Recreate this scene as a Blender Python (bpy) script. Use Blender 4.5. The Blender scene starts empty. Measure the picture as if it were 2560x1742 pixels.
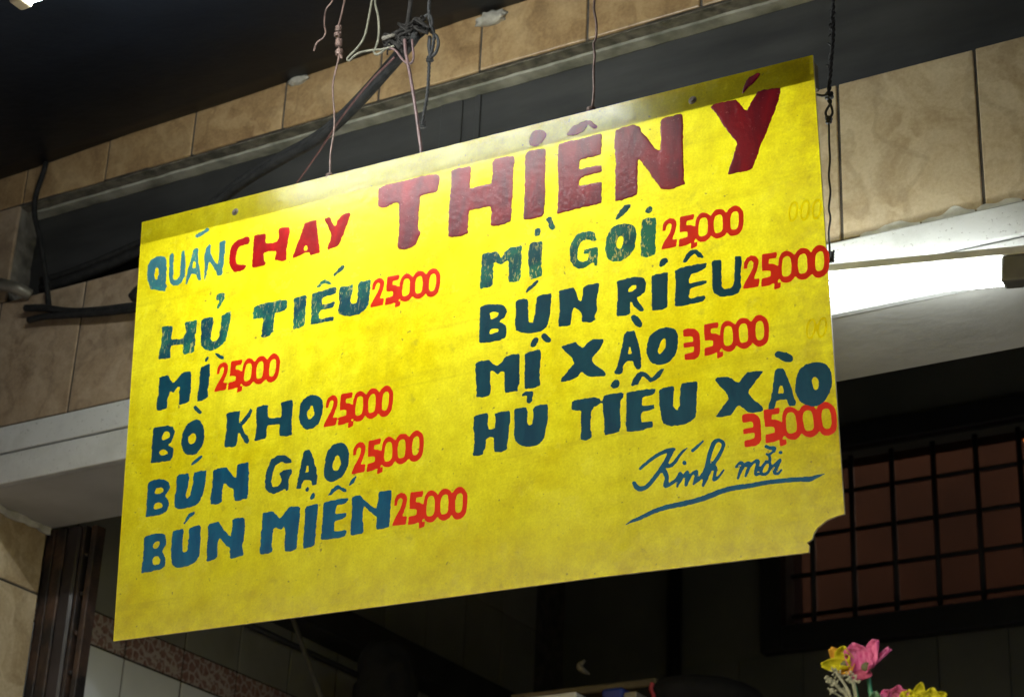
import bpy, bmesh, math, random
import numpy as np
from mathutils import Vector, Matrix, noise as mnoise

random.seed(7)
sc = bpy.context.scene
COL = sc.collection

# ------------------------------------------------------------------ camera
CAM_D, CAM_Z, FPX = 2.7577, 1.30, 5080.0          # metres in front of the facade, eye height, focal length in photo pixels
ROT = np.array([[0.86071951, 0.18282065, 0.4751195],
                [0.50740906, -0.38363092, -0.77159793],
                [0.0412065, 0.90520933, -0.42296347]])
cam_data = bpy.data.cameras.new("camera")
cam = bpy.data.objects.new("camera", cam_data)
COL.objects.link(cam)
cam_data.sensor_width = 36.0
cam_data.lens = FPX / 2560 * 36.0
cam_data.clip_start, cam_data.clip_end = 0.05, 200.0
_m = Matrix([list(r) + [0] for r in ROT] + [[0, 0, 0, 1]])
cam.matrix_world = Matrix.Translation((0, -CAM_D, CAM_Z)) @ _m
cam_data.dof.use_dof = True
cam_data.dof.focus_distance = 2.95
cam_data.dof.aperture_fstop = 9.0
sc.camera = cam

# ------------------------------------------------------------------ daylight sky added as front fill for the night scene, colour management
world = bpy.data.worlds.new("World")
sc.world = world
world.use_nodes = True
wn, wl = world.node_tree.nodes, world.node_tree.links
wn.clear()
sky = wn.new("ShaderNodeTexSky")
sky.sky_type = 'NISHITA'
sky.sun_disc = False
sky.sun_elevation = math.radians(35)
sky.sun_rotation = math.radians(200)
sky.air_density, sky.dust_density, sky.ozone_density = 1.0, 4.0, 0.6
wbg = wn.new("ShaderNodeBackground")
wbg.inputs[1].default_value = 0.15
wout = wn.new("ShaderNodeOutputWorld")
wl.new(sky.outputs[0], wbg.inputs[0])
wl.new(wbg.outputs[0], wout.inputs[0])
sc.view_settings.view_transform = 'Standard'
sc.view_settings.look = 'None'
sc.view_settings.gamma = 1.0
sc.view_settings.exposure = 1.30
sc.view_settings.use_curve_mapping = False
sc.render.engine = 'CYCLES'
sc.cycles.use_denoising = True
sc.cycles.max_bounces = 7
sc.cycles.diffuse_bounces = 4
sc.cycles.use_adaptive_sampling = True
sc.cycles.adaptive_threshold = 0.02
sc.cycles.transmission_bounces = 6
sc.cycles.caustics_reflective = False
sc.cycles.sample_clamp_indirect = 6.0

TUBE_LIGHT = 16.0        # emission of the tube behind the sign
TUBE_LIGHT_CANOPY = 42.0 # emission of the tube under the canopy, raised for glare on the sign
TUBE_COLOR = (0.93, 1.0, 0.98)


# ------------------------------------------------------------------ helpers
def ray(px, py):
    return ROT @ np.array([px - 1280.0, 871.0 - py, -FPX]) / FPX


def at(px, py, y):
    """point of the place on the vertical plane Y = y that the photo shows at (px, py)"""
    r = ray(px, py)
    t = (y + CAM_D) / r[1]
    return Vector((r[0] * t, y, CAM_Z + r[2] * t))


def atz(px, py, z):
    r = ray(px, py)
    t = (z - CAM_Z) / r[2]
    return Vector((r[0] * t, r[1] * t - CAM_D, z))


def Z(rel):
    return CAM_Z + rel


def tag(o, label=None, cat=None, group=None, kind=None):
    if label: o['label'] = label
    if cat: o['category'] = cat
    if group: o['group'] = group
    if kind: o['kind'] = kind
    return o


def empty(name, loc=(0, 0, 0)):
    o = bpy.data.objects.new(name, None)
    o.location = loc
    COL.objects.link(o)
    return o


def link(name, me, m, parent=None):
    o = bpy.data.objects.new(name, me)
    COL.objects.link(o)
    if m is not None and not me.materials:
        me.materials.append(m)
    if parent is not None:
        o.parent = parent
        o.matrix_parent_inverse = Matrix.Translation(-parent.location) if parent.parent is None else Matrix.Identity(4)
    return o


def mesh(name, verts, faces, m, parent=None, smooth=False):
    me = bpy.data.meshes.new(name)
    me.from_pydata([tuple(v) for v in verts], [], [tuple(f) for f in faces])
    me.update()
    if smooth:
        me.polygons.foreach_set("use_smooth", [True] * len(me.polygons))
    return link(name, me, m, parent)


def bm_obj(name, bm, m, parent=None, smooth=False):
    me = bpy.data.meshes.new(name)
    bmesh.ops.recalc_face_normals(bm, faces=bm.faces)
    bm.to_mesh(me)
    bm.free()
    if smooth:
        me.polygons.foreach_set("use_smooth", [True] * len(me.polygons))
    return link(name, me, m, parent)


def bm_box(bm, lo, hi, bev=0.0, seg=1):
    vs = [bm.verts.new((x, y, z)) for x in (lo[0], hi[0]) for y in (lo[1], hi[1]) for z in (lo[2], hi[2])]
    idx = [(0, 1, 3, 2), (4, 6, 7, 5), (0, 4, 5, 1), (2, 3, 7, 6), (0, 2, 6, 4), (1, 5, 7, 3)]
    fs = [bm.faces.new([vs[i] for i in f]) for f in idx]
    if bev > 0:
        es = list({e for f in fs for e in f.edges})
        bmesh.ops.bevel(bm, geom=es, offset=bev, segments=seg, affect='EDGES', profile=0.5)


def box(name, lo, hi, m, parent=None, bev=0.0, seg=1):
    bm = bmesh.new()
    bm_box(bm, lo, hi, bev, seg)
    return bm_obj(name, bm, m, parent)


def rough_box(name, lo, hi, m, parent=None, step=0.03, amp=0.004, scale=25.0, smooth=False):
    """box with an uneven, trowelled surface"""
    bm = bmesh.new()
    bm_box(bm, lo, hi)
    for ax in range(3):
        n = max(1, int((hi[ax] - lo[ax]) / step))
        for k in range(1, n):
            p = [0, 0, 0]; p[ax] = lo[ax] + (hi[ax] - lo[ax]) * k / n
            nn = [0, 0, 0]; nn[ax] = 1
            bmesh.ops.bisect_plane(bm, geom=bm.verts[:] + bm.edges[:] + bm.faces[:], plane_co=p, plane_no=nn)
    for v in bm.verts:
        d = mnoise.noise_vector(v.co * scale)
        v.co += Vector(d) * amp
    return bm_obj(name, bm, m, parent, smooth=smooth)


def crom(pts, n=6):
    """Catmull-Rom through the points"""
    P = [Vector(p) for p in pts]
    if len(P) < 3:
        return P
    out = []
    Q = [P[0] * 2 - P[1]] + P + [P[-1] * 2 - P[-2]]
    for i in range(1, len(Q) - 2):
        p0, p1, p2, p3 = Q[i - 1], Q[i], Q[i + 1], Q[i + 2]
        for k in range(n):
            t = k / n
            out.append(0.5 * (2 * p1 + (p2 - p0) * t + (2 * p0 - 5 * p1 + 4 * p2 - p3) * t * t + (3 * p1 - p0 - 3 * p2 + p3) * t ** 3))
    out.append(P[-1])
    return out


def tube_data(pts, r, sides=8, cap=True):
    P = [Vector(p) for p in pts]
    n = len(P)
    R = r if isinstance(r, (list, tuple)) else [r] * n
    verts, faces = [], []
    t0 = (P[1] - P[0]).normalized()
    ref = Vector((0, 0, 1)) if abs(t0.z) < 0.9 else Vector((1, 0, 0))
    u = t0.cross(ref).normalized()
    for i in range(n):
        t = (P[min(i + 1, n - 1)] - P[max(i - 1, 0)]).normalized()
        u = (u - t * u.dot(t)).normalized()
        v = t.cross(u)
        for k in range(sides):
            a = 2 * math.pi * k / sides
            verts.append(P[i] + (u * math.cos(a) + v * math.sin(a)) * R[i])
    for i in range(n - 1):
        for k in range(sides):
            a, b = i * sides + k, i * sides + (k + 1) % sides
            faces.append((a, b, b + sides, a + sides))
    if cap:
        faces.append(tuple(range(sides))[::-1])
        faces.append(tuple((n - 1) * sides + k for k in range(sides)))
    return verts, faces


def tubes(name, lines, m, parent=None, sides=8, smooth=True):
    """one mesh made of one or more swept tubes: lines = [(points, radius), ...]"""
    V, F = [], []
    for pts, r in lines:
        v, f = tube_data(pts, r, sides)
        F += [tuple(i + len(V) for i in q) for q in f]
        V += v
    return mesh(name, V, F, m, parent, smooth)


def jitter(pts, amp, seed):
    rnd = random.Random(seed)
    return [Vector(p) + Vector((rnd.uniform(-amp, amp), rnd.uniform(-amp, amp), rnd.uniform(-amp, amp))) for p in pts]


def twist(pts, rad, pitch, strand, phase=0.0):
    """a strand wound round the path pts"""
    P = crom(pts, 14)
    out, s = [], 0.0
    for i, p in enumerate(P):
        t = (P[min(i + 1, len(P) - 1)] - P[max(i - 1, 0)]).normalized()
        ref = Vector((0, 1, 0)) if abs(t.y) < 0.9 else Vector((1, 0, 0))
        u = t.cross(ref).normalized(); v = t.cross(u)
        if i: s += (P[i] - P[i - 1]).length
        a = 2 * math.pi * s / pitch + phase
        out.append(p + (u * math.cos(a) + v * math.sin(a)) * rad)
    return out, strand


# ------------------------------------------------------------------ materials
class NT:
    def __init__(self, name):
        self.m = bpy.data.materials.new(name)
        self.m.use_nodes = True
        self.t = self.m.node_tree
        self.t.nodes.clear()
        self.out = self.t.nodes.new("ShaderNodeOutputMaterial")

    def n(self, typ, ins=None, **kw):
        nd = self.t.nodes.new("ShaderNode" + typ)
        for k, v in kw.items():
            setattr(nd, k, v)
        for k, v in (ins or {}).items():
            sock = nd.inputs[k]
            if isinstance(v, bpy.types.NodeSocket):
                self.t.links.new(v, sock)
            else:
                sock.default_value = v
        return nd

    def coord(self, rnd=True, scale=None):
        c = self.n("TexCoord").outputs["Object"]
        if rnd:
            oi = self.n("ObjectInfo")
            k = self.n("Math", {0: oi.outputs["Random"], 1: 37.0}, operation='MULTIPLY')
            c = self.n("VectorMath", {0: c, 1: k.outputs[0]}, operation='ADD').outputs[0]
        if scale:
            c = self.n("VectorMath", {0: c, 1: scale}, operation='MULTIPLY').outputs[0]
        return c

    def noise(self, vec, scale, detail=4.0, rough=0.55, dist=0.0):
        return self.n("TexNoise", {"Vector": vec, "Scale": scale, "Detail": detail, "Roughness": rough, "Distortion": dist}).outputs["Fac"]

    def ramp(self, fac, stops, interp='LINEAR'):
        r = self.n("ValToRGB", {"Fac": fac})
        r.color_ramp.interpolation = interp
        el = r.color_ramp.elements
        while len(el) < len(stops):
            el.new(0.5)
        for e, (p, c) in zip(el, stops):
            e.position = p
            e.color = (*c, 1) if len(c) == 3 else c
        return r.outputs["Color"]

    def mix(self, fac, a, b, typ='MIX'):
        nd = self.n("Mix", data_type='RGBA', blend_type=typ)
        for sock, v in ((nd.inputs[0], fac), (nd.inputs[6], a), (nd.inputs[7], b)):
            if isinstance(v, bpy.types.NodeSocket):
                self.t.links.new(v, sock)
            else:
                sock.default_value = (*v, 1) if isinstance(v, tuple) else v
        return nd.outputs[2]

    def bump(self, h, strength, dist=0.01):
        return self.n("Bump", {"Height": h, "Strength": strength, "Distance": dist}).outputs[0]

    def pbr(self, color, rough=0.5, metal=0.0, normal=None, spec=0.5, coat=0.0):
        p = self.n("BsdfPrincipled")
        for k, v in (("Base Color", color), ("Roughness", rough), ("Metallic", metal), ("Specular IOR Level", spec), ("Coat Weight", coat)):
            if isinstance(v, bpy.types.NodeSocket):
                self.t.links.new(v, p.inputs[k])
            else:
                p.inputs[k].default_value = (*v, 1) if isinstance(v, tuple) else v
        if normal is not None:
            self.t.links.new(normal, p.inputs["Normal"])
        return p.outputs[0]

    def done(self, sh):
        self.t.links.new(sh, self.out.inputs["Surface"])
        return self.m


def G(v):
    return (v, v, v)


def simple(name, c1, c2, scale=8.0, rough=0.6, metal=0.0, bump=0.0, bscale=60.0, spec=0.5, lo=0.35, hi=0.65, rnd=True):
    t = NT(name)
    c = t.coord(rnd)
    col = t.ramp(t.noise(c, scale, 6), [(lo, c1), (hi, c2)])
    nrm = t.bump(t.noise(c, bscale, 5), bump, 0.004) if bump else None
    return t.done(t.pbr(col, rough, metal, nrm, spec))


def tile_material(name, base, dark, light, grime):
    """glazed ceramic tile printed like veined marble, with soot"""
    t = NT(name)
    c = t.coord(True)
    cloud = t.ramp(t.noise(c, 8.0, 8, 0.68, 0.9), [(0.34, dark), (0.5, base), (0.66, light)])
    vein = t.n("TexWave", {"Vector": c, "Scale": 3.6, "Distortion": 11.0, "Detail": 4.0, "Detail Scale": 1.7}, wave_type='BANDS', bands_direction='DIAGONAL').outputs["Fac"]
    vm = t.n("Math", {0: t.ramp(vein, [(0.84, G(0)), (0.97, G(1))]), 1: 0.40}, operation='MULTIPLY').outputs[0]
    col = t.mix(vm, cloud, tuple(min(1, x * 1.12) for x in light))
    v2 = t.n("TexWave", {"Vector": c, "Scale": 2.3, "Distortion": 14.0, "Detail": 4.0, "Detail Scale": 2.1}, wave_type='BANDS', bands_direction='X').outputs["Fac"]
    col = t.mix(t.n("Math", {0: t.ramp(v2, [(0.88, G(0)), (0.98, G(1))]), 1: 0.35}, operation='MULTIPLY').outputs[0], col, tuple(x * 0.75 for x in dark))
    col = t.mix(0.30, col, t.ramp(t.noise(c, 150.0, 4, 0.7), [(0.3, tuple(x * .7 for x in dark)), (0.7, light)]))
    g = t.ramp(t.noise(c, 11.0, 7, 0.7, 0.3), [(0.5, G(0)), (0.78, G(1))])
    gm = t.n("Math", {0: g, 1: grime}, operation='MULTIPLY').outputs[0]
    col = t.mix(gm, col, tuple(x * 0.28 for x in dark))
    rough = t.n("MapRange", {"Value": g, "To Min": 0.30, "To Max": 0.6}).outputs[0]
    nrm = t.bump(t.noise(c, 30.0, 4), 0.10, 0.004)
    return t.done(t.pbr(col, rough, 0.0, nrm))


M = {}
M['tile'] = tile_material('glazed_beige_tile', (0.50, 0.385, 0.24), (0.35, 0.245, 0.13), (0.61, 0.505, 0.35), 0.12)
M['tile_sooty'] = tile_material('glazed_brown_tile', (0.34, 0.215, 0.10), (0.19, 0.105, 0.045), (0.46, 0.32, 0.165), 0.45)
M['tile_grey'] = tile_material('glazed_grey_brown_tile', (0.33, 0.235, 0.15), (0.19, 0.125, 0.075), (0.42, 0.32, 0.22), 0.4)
M['grout'] = simple('dirty_grout', (0.035, 0.03, 0.025), (0.09, 0.075, 0.06), 30, 0.9)
M['mortar'] = simple('cement_mortar', (0.05, 0.045, 0.032), (0.15, 0.13, 0.095), 40, 0.9, bump=0.6, bscale=120)
M['cement'] = simple('pale_cement', (0.23, 0.21, 0.17), (0.42, 0.39, 0.33), 35, 0.85, bump=0.5, bscale=150)
M['lip'] = simple('grimy_ledge_paint', (0.13, 0.125, 0.095), (0.34, 0.32, 0.26), 16, 0.7, bump=0.4, bscale=90)
M['jamb_cement'] = simple('dark_rough_cement', (0.07, 0.06, 0.045), (0.17, 0.15, 0.12), 30, 0.9, bump=0.7, bscale=120)
M['white_wash'] = simple('white_smear', (0.55, 0.54, 0.5), (0.75, 0.74, 0.7), 40, 0.9, bump=0.5)


def white_paint():
    t = NT('white_trim_paint')
    c = t.coord(True)
    g = t.noise(c, 9.0, 7, 0.65)
    col = t.ramp(g, [(0.3, (0.40, 0.40, 0.38)), (0.55, (0.54, 0.54, 0.525))])
    sp = t.ramp(t.noise(c, 160.0, 2), [(0.28, (0.4, 0.39, 0.36)), (0.36, (1, 1, 1))])
    col = t.mix(0.6, col, sp, 'MULTIPLY')
    return t.done(t.pbr(col, 0.45, 0.0, t.bump(t.noise(c, 140, 4), 0.12, 0.003)))


M['trim'] = white_paint()
M['soffit'] = simple('dull_white_plaster', (0.40, 0.39, 0.36), (0.52, 0.51, 0.48), 6, 0.6, bump=0.15, bscale=60)


def recess_paint():
    t = NT('dark_grey_board')
    c = t.coord(False)
    st = t.n("VectorMath", {0: c, 1: (1.2, 1.0, 7.0)}, operation='MULTIPLY').outputs[0]
    col = t.ramp(t.noise(st, 2.2, 5, 0.6), [(0.3, (0.018, 0.018, 0.018)), (0.7, (0.052, 0.051, 0.048))])
    sm = t.ramp(t.noise(c, 5.0, 6), [(0.4, (0.6, 0.6, 0.6)), (0.7, (1, 1, 1))])
    col = t.mix(0.8, col, sm, 'MULTIPLY')
    return t.done(t.pbr(col, 0.6, 0.0, t.bump(t.noise(c, 40, 4), 0.1, 0.004)))


M['board'] = recess_paint()
M['canopy'] = simple('blue_black_canopy', (0.002, 0.0038, 0.0075), (0.0045, 0.0072, 0.013), 5, 0.5, bump=0.25, bscale=35, spec=0.2)
M['black_rubber'] = simple('black_cable_sheath', (0.007, 0.007, 0.007), (0.020, 0.019, 0.018), 60, 0.75, bump=0.4, bscale=300, spec=0.2)
M['dusty_rubber'] = simple('dusty_cable_sheath', (0.012, 0.011, 0.010), (0.036, 0.032, 0.029), 70, 0.9, bump=0.8, bscale=500, spec=0.1)
M['copper'] = simple('dull_copper_wire', (0.06, 0.037, 0.030), (0.15, 0.092, 0.073), 90, 0.5, 0.25)
M['copper_dark'] = simple('dark_copper_wire', (0.06, 0.035, 0.035), (0.13, 0.075, 0.07), 90, 0.5, 0.2)
M['grey_wire'] = simple('grey_plastic_wire', (0.07, 0.066, 0.045), (0.17, 0.155, 0.11), 70, 0.6)
M['black_wire'] = simple('sooty_wire', (0.008, 0.008, 0.008), (0.022, 0.02, 0.019), 120, 0.7)
M['red_wire'] = simple('dull_red_wire', (0.05, 0.014, 0.012), (0.09, 0.03, 0.025), 60, 0.6)
M['pipe'] = simple('grimy_metal_pipe', (0.10, 0.09, 0.07), (0.2, 0.18, 0.14), 20, 0.45, 0.4)
M['lamp_metal'] = simple('painted_lamp_housing', (0.45, 0.44, 0.40), (0.60, 0.59, 0.55), 18, 0.5)
M['lamp_cap'] = simple('grey_lamp_holder', (0.10, 0.10, 0.10), (0.16, 0.16, 0.15), 15, 0.5)
M['cap_beige'] = simple('beige_lamp_holder', (0.45, 0.38, 0.28), (0.55, 0.48, 0.36), 15, 0.5)
M['rail'] = simple('wooden_rail', (0.10, 0.08, 0.05), (0.2, 0.16, 0.1), 12, 0.7)
M['screw'] = simple('rusty_screw', (0.05, 0.035, 0.025), (0.14, 0.11, 0.09), 300, 0.5, 0.6)
M['rust_steel'] = simple('rusty_dark_steel', (0.010, 0.007, 0.007), (0.085, 0.045, 0.030), 14, 0.6, 0.1, bump=0.7, bscale=90, lo=0.44, hi=0.72)
M['dark_steel'] = simple('dark_violet_steel', (0.018, 0.014, 0.017), (0.045, 0.036, 0.042), 12, 0.38, 0.2)
M['pavement'] = simple('grey_pavement', (0.10, 0.10, 0.095), (0.2, 0.195, 0.18), 3, 0.85, bump=0.3)
M['asphalt'] = simple('asphalt', (0.035, 0.035, 0.036), (0.065, 0.064, 0.062), 20, 0.9, bump=0.5, bscale=200)
M['wall_tile_white'] = simple('white_wall_tile', (0.68, 0.69, 0.70), (0.78, 0.79, 0.80), 4, 0.25)
M['wall_tile_olive'] = simple('grey_olive_wall_tile', (0.21, 0.21, 0.175), (0.28, 0.275, 0.235), 5, 0.3)
M['room_wall'] = simple('dark_green_grey_wall', (0.10, 0.105, 0.09), (0.14, 0.14, 0.12), 3, 0.6)
M['room_dark'] = simple('dark_room_paint', (0.05, 0.05, 0.045), (0.08, 0.08, 0.07), 3, 0.7)
M['window_frame'] = simple('black_window_steel', (0.006, 0.006, 0.007), (0.012, 0.012, 0.013), 10, 0.6)
M['dark_wood'] = simple('dark_beam_wood', (0.010, 0.010, 0.011), (0.025, 0.024, 0.024), 9, 0.6)
M['black_cloth'] = simple('black_cloth', (0.004, 0.004, 0.005), (0.010, 0.010, 0.011), 20, 0.9)
M['brick_plaster'] = simple('red_brown_plaster', (0.013, 0.0078, 0.0050), (0.034, 0.020, 0.012), 2.2, 0.9)
M['pale_plastic'] = simple('pale_conduit', (0.035, 0.034, 0.028), (0.06, 0.057, 0.048), 8, 0.5)


def tube_glow(name, power):
    t = NT(name)
    e = t.n("Emission", {"Color": (*TUBE_COLOR, 1), "Strength": power})
    return t.done(e.outputs[0])


M['tube'] = tube_glow('lit_fluorescent_tube', TUBE_LIGHT)
M['tube_canopy'] = tube_glow('lit_canopy_tube', TUBE_LIGHT_CANOPY)


def bulb_glow():
    t = NT('warm_bulb_glow')
    e = t.n("Emission", {"Color": (1.0, 0.36, 0.07, 1), "Strength": 2.5})
    return t.done(e.outputs[0])


M['bulb'] = bulb_glow()


def border_material():
    t = NT('patterned_border_tile')
    c = t.coord(False)
    vor = t.n("TexVoronoi", {"Vector": c, "Scale": 48.0}, feature='DISTANCE_TO_EDGE').outputs["Distance"]
    vo2 = t.n("TexVoronoi", {"Vector": c, "Scale": 95.0}).outputs["Distance"]
    col = t.ramp(vor, [(0.06, (0.46, 0.40, 0.37)), (0.16, (0.27, 0.15, 0.13))])
    col = t.mix(t.ramp(vo2, [(0.25, G(0.7)), (0.4, G(0))]), col, (0.16, 0.07, 0.06))
    return t.done(t.pbr(col, 0.3))


M['border'] = border_material()


def pane_material():
    t = NT('dusty_window_glass')
    tr = t.n("BsdfTransparent", {"Color": (0.66, 0.50, 0.42, 1)})
    gl = t.n("BsdfGlossy", {"Color": (0.5, 0.5, 0.5, 1), "Roughness": 0.15})
    df = t.n("BsdfDiffuse", {"Color": (0.05, 0.026, 0.016, 1)})
    m1 = t.n("MixShader", {0: 0.06, 1: tr.outputs[0], 2: gl.outputs[0]})
    m2 = t.n("MixShader", {0: 0.18, 1: m1.outputs[0], 2: df.outputs[0]})
    return t.done(m2.outputs[0])


M['pane'] = pane_material()


Z_EDGE = CAM_Z + 0.89      # height of the sign's lower edge


def sign_material():
    """yellow translucent plastic sheet: lit from behind by the tube, stained, streaked and speckled"""
    t = NT('yellow_translucent_plastic')
    c = t.coord(False)
    mott = t.noise(c, 34.0, 7, 0.7)
    big = t.noise(c, 4.5, 5, 0.6, 0.5)
    base = t.ramp(mott, [(0.33, (0.54, 0.430, 0.002)), (0.50, (0.64, 0.545, 0.004)), (0.66, (0.73, 0.645, 0.010))])
    base = t.mix(t.ramp(big, [(0.36, G(0)), (0.72, G(0.45))]), base, (0.70, 0.64, 0.03))
    base = t.mix(t.ramp(big, [(0.28, G(0.5)), (0.45, G(0))]), base, (0.52, 0.38, 0.002))
    drip = t.noise(t.n("VectorMath", {0: c, 1: (26.0, 1.0, 2.2)}, operation='MULTIPLY').outputs[0], 1.0, 6, 0.65)
    base = t.mix(t.ramp(drip, [(0.52, G(0)), (0.75, G(0.4))]), base, (0.44, 0.36, 0.012))
    rot = t.n("Mapping", {"Vector": c, "Rotation": (0, math.radians(-24), 0), "Scale": (1.6, 1.0, 62.0)}).outputs[0]
    scr = t.ramp(t.noise(rot, 1.0, 4, 0.55), [(0.60, G(0)), (0.70, G(0.35))])
    base = t.mix(scr, base, (0.46, 0.37, 0.01))
    sp = t.ramp(t.noise(c, 95.0, 2, 0.5), [(0.69, G(0)), (0.76, G(0.85))])
    base = t.mix(sp, base, (0.20, 0.16, 0.03))
    sp2 = t.ramp(t.noise(c, 30.0, 4, 0.65), [(0.63, G(0)), (0.78, G(0.6))])
    base = t.mix(sp2, base, (0.34, 0.26, 0.02))
    # brown dirt creeping in from the right-hand and bottom edges
    xyz = t.n("SeparateXYZ", {0: c})
    ex = t.n("MapRange", {"Value": xyz.outputs["X"], "From Min": -1.07, "From Max": -0.925, "To Min": 0.0, "To Max": 0.62}).outputs[0]
    ez = t.n("MapRange", {"Value": xyz.outputs["Z"], "From Min": Z_EDGE + 0.10, "From Max": Z_EDGE, "To Min": 0.0, "To Max": 0.5}).outputs[0]
    ed = t.n("Math", {0: ex, 1: ez}, operation='MAXIMUM').outputs[0]
    dn = t.n("Math", {0: ed, 1: t.ramp(t.noise(c, 45.0, 6, 0.75), [(0.38, G(0)), (0.66, G(1))])}, operation='MULTIPLY').outputs[0]
    base = t.mix(dn, base, (0.30, 0.19, 0.02))
    fine = t.ramp(t.noise(c, 300.0, 3), [(0.25, (0.74, 0.72, 0.7)), (0.75, (1.0, 1.0, 1.0))])
    base = t.mix(0.8, base, fine, 'MULTIPLY')
    rough = t.n("MapRange", {"Value": t.noise(c, 14.0, 6, 0.7), "From Min": 0.3, "From Max": 0.7, "To Min": 0.17, "To Max": 0.31}).outputs[0]
    nrm = t.bump(t.noise(c, 60.0, 5), 0.10, 0.004)
    p = t.pbr(base, rough, 0.0, nrm, 0.5)
    tr = t.n("BsdfTranslucent", {"Color": t.n("VectorMath", {0: base, 1: (1.38, 1.38, 1.6)}, operation='MULTIPLY').outputs[0]})
    mx = t.n("MixShader", {0: 0.55, 1: p, 2: tr.outputs[0]})
    return t.done(mx.outputs[0])


M['sign'] = sign_material()
M['sign_edge'] = simple('worn_sheet_edge', (0.45, 0.36, 0.12), (0.75, 0.68, 0.40), 60, 0.5)


def enamel(name, c1, c2, wear_col, wear, rough=0.38, trans=0.25, bump=0.15, bscale=160.0, spec=0.15, glint_specks=None):
    """hand-brushed sign enamel, worn thin in places"""
    t = NT(name)
    c = t.coord(False)
    st = t.n("VectorMath", {0: c, 1: (1.6, 1.0, 0.55)}, operation='MULTIPLY').outputs[0]
    col = t.ramp(t.noise(st, 22.0, 5, 0.6, 0.5), [(0.35, c1), (0.68, c2)])
    if wear:
        patch = t.ramp(t.noise(c, 16.0, 4), [(0.58 - wear * 0.22, G(0)), (0.66 - wear * 0.12, G(1))])
        col = t.mix(t.n("Math", {0: patch, 1: 0.75}, operation='MULTIPLY').outputs[0], col, wear_col)
        sp = t.ramp(t.noise(st, 130.0, 4, 0.7, 0.8), [(0.63 - wear * 0.1, G(0)), (0.67 - wear * 0.08, G(1))])
        sp = t.mix(1.0, sp, t.ramp(patch, [(0, G(0.25)), (1, G(1))]), 'MULTIPLY')
        col = t.mix(sp, col, (0.72, 0.66, 0.22))
    if glint_specks:
        k = t.ramp(t.noise(c, 210.0, 3, 0.6), [(0.64, G(0)), (0.72, G(0.5))])  # pale specks put small glints of light into the paint colour
        col = t.mix(k, col, glint_specks)
    h = t.noise(c, bscale, 5, 0.65)
    nrm = t.bump(h, bump, 0.004)
    p = t.pbr(col, rough, 0.0, nrm, spec)
    tr = t.n("BsdfTranslucent", {"Color": col})
    mx = t.n("MixShader", {0: trans, 1: p, 2: tr.outputs[0]})
    return t.done(mx.outputs[0])


M['navy'] = enamel('navy_enamel', (0.006, 0.056, 0.118), (0.010, 0.088, 0.152), (0.03, 0.16, 0.20), 0.0)
M['blue'] = enamel('blue_enamel', (0.003, 0.070, 0.175), (0.006, 0.120, 0.24), (0.02, 0.2, 0.25), 0.0)
M['navy_worn'] = enamel('worn_navy_green_enamel', (0.010, 0.060, 0.125), (0.014, 0.105, 0.14), (0.03, 0.24, 0.17), 0.68)
M['teal'] = enamel('teal_blue_enamel', (0.045, 0.17, 0.23), (0.06, 0.23, 0.29), (0.05, 0.3, 0.25), 0.25)
M['maroon'] = enamel('thick_maroon_enamel', (0.13, 0.003, 0.021), (0.33, 0.004, 0.019), (0.6, 0.03, 0.03), 0.0, rough=0.30, trans=0.34, bump=0.14, bscale=300.0, spec=0.38, glint_specks=(0.46, 0.12, 0.15))
M['red'] = enamel('red_enamel', (0.30, 0.006, 0.012), (0.55, 0.008, 0.012), (0.6, 0.05, 0.04), 0.0, trans=0.4)
M['price_red'] = enamel('price_red_vinyl', (0.74, 0.028, 0.010), (0.82, 0.036, 0.014), (0.8, 0.05, 0.02), 0.0, rough=0.4, trans=0.4, bump=0.05)
M['ghost'] = enamel('faded_number_stain', (0.95, 0.85, 0.010), (0.97, 0.88, 0.012), (0.7, 0.5, 0.0), 0.0, trans=0.75, bump=0.05)


# ------------------------------------------------------------------ ground
box('pavement', (-12, -3.6, -0.15), (6, 0.0, 0.0), M['pavement'])['kind'] = 'structure'
box('road', (-30, -30, -0.40), (30, -3.6, -0.14), M['asphalt'])['kind'] = 'structure'

# ------------------------------------------------------------------ the tiled shop front
XJ = -2.985                     # left jamb of the doorway
XR = 0.9                        # far end of the front, out of view
WT = 0.235                      # wall thickness
Z_SOF, Z_TRIM, Z_SILL, Z_HEAD = Z(1.448), Z(1.578), Z(1.880), Z(2.116)
front = empty('shop_front', (-1.5, 0.1, 0))
tag(front, 'beige tiled shop front with white lintel above a dark doorway', 'building')
TT = 0.008
GR = 0.0028                     # depth of the joints
box('masonry', (-9.0, GR, 0), (XJ - GR, WT, Z(2.9)), M['grout'], front)
box('masonry', (XJ - TT, GR, Z_SOF + .004), (XR, WT, Z_SILL - .002), M['grout'], front)
box('masonry', (XJ - TT, GR, Z_HEAD + .002), (XR, WT, Z(2.9)), M['grout'], front)
box('masonry', (XR - 0.25, TT, 0), (XR, WT, Z_SOF), M['grout'], front)

_tile_cache = {}


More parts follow.
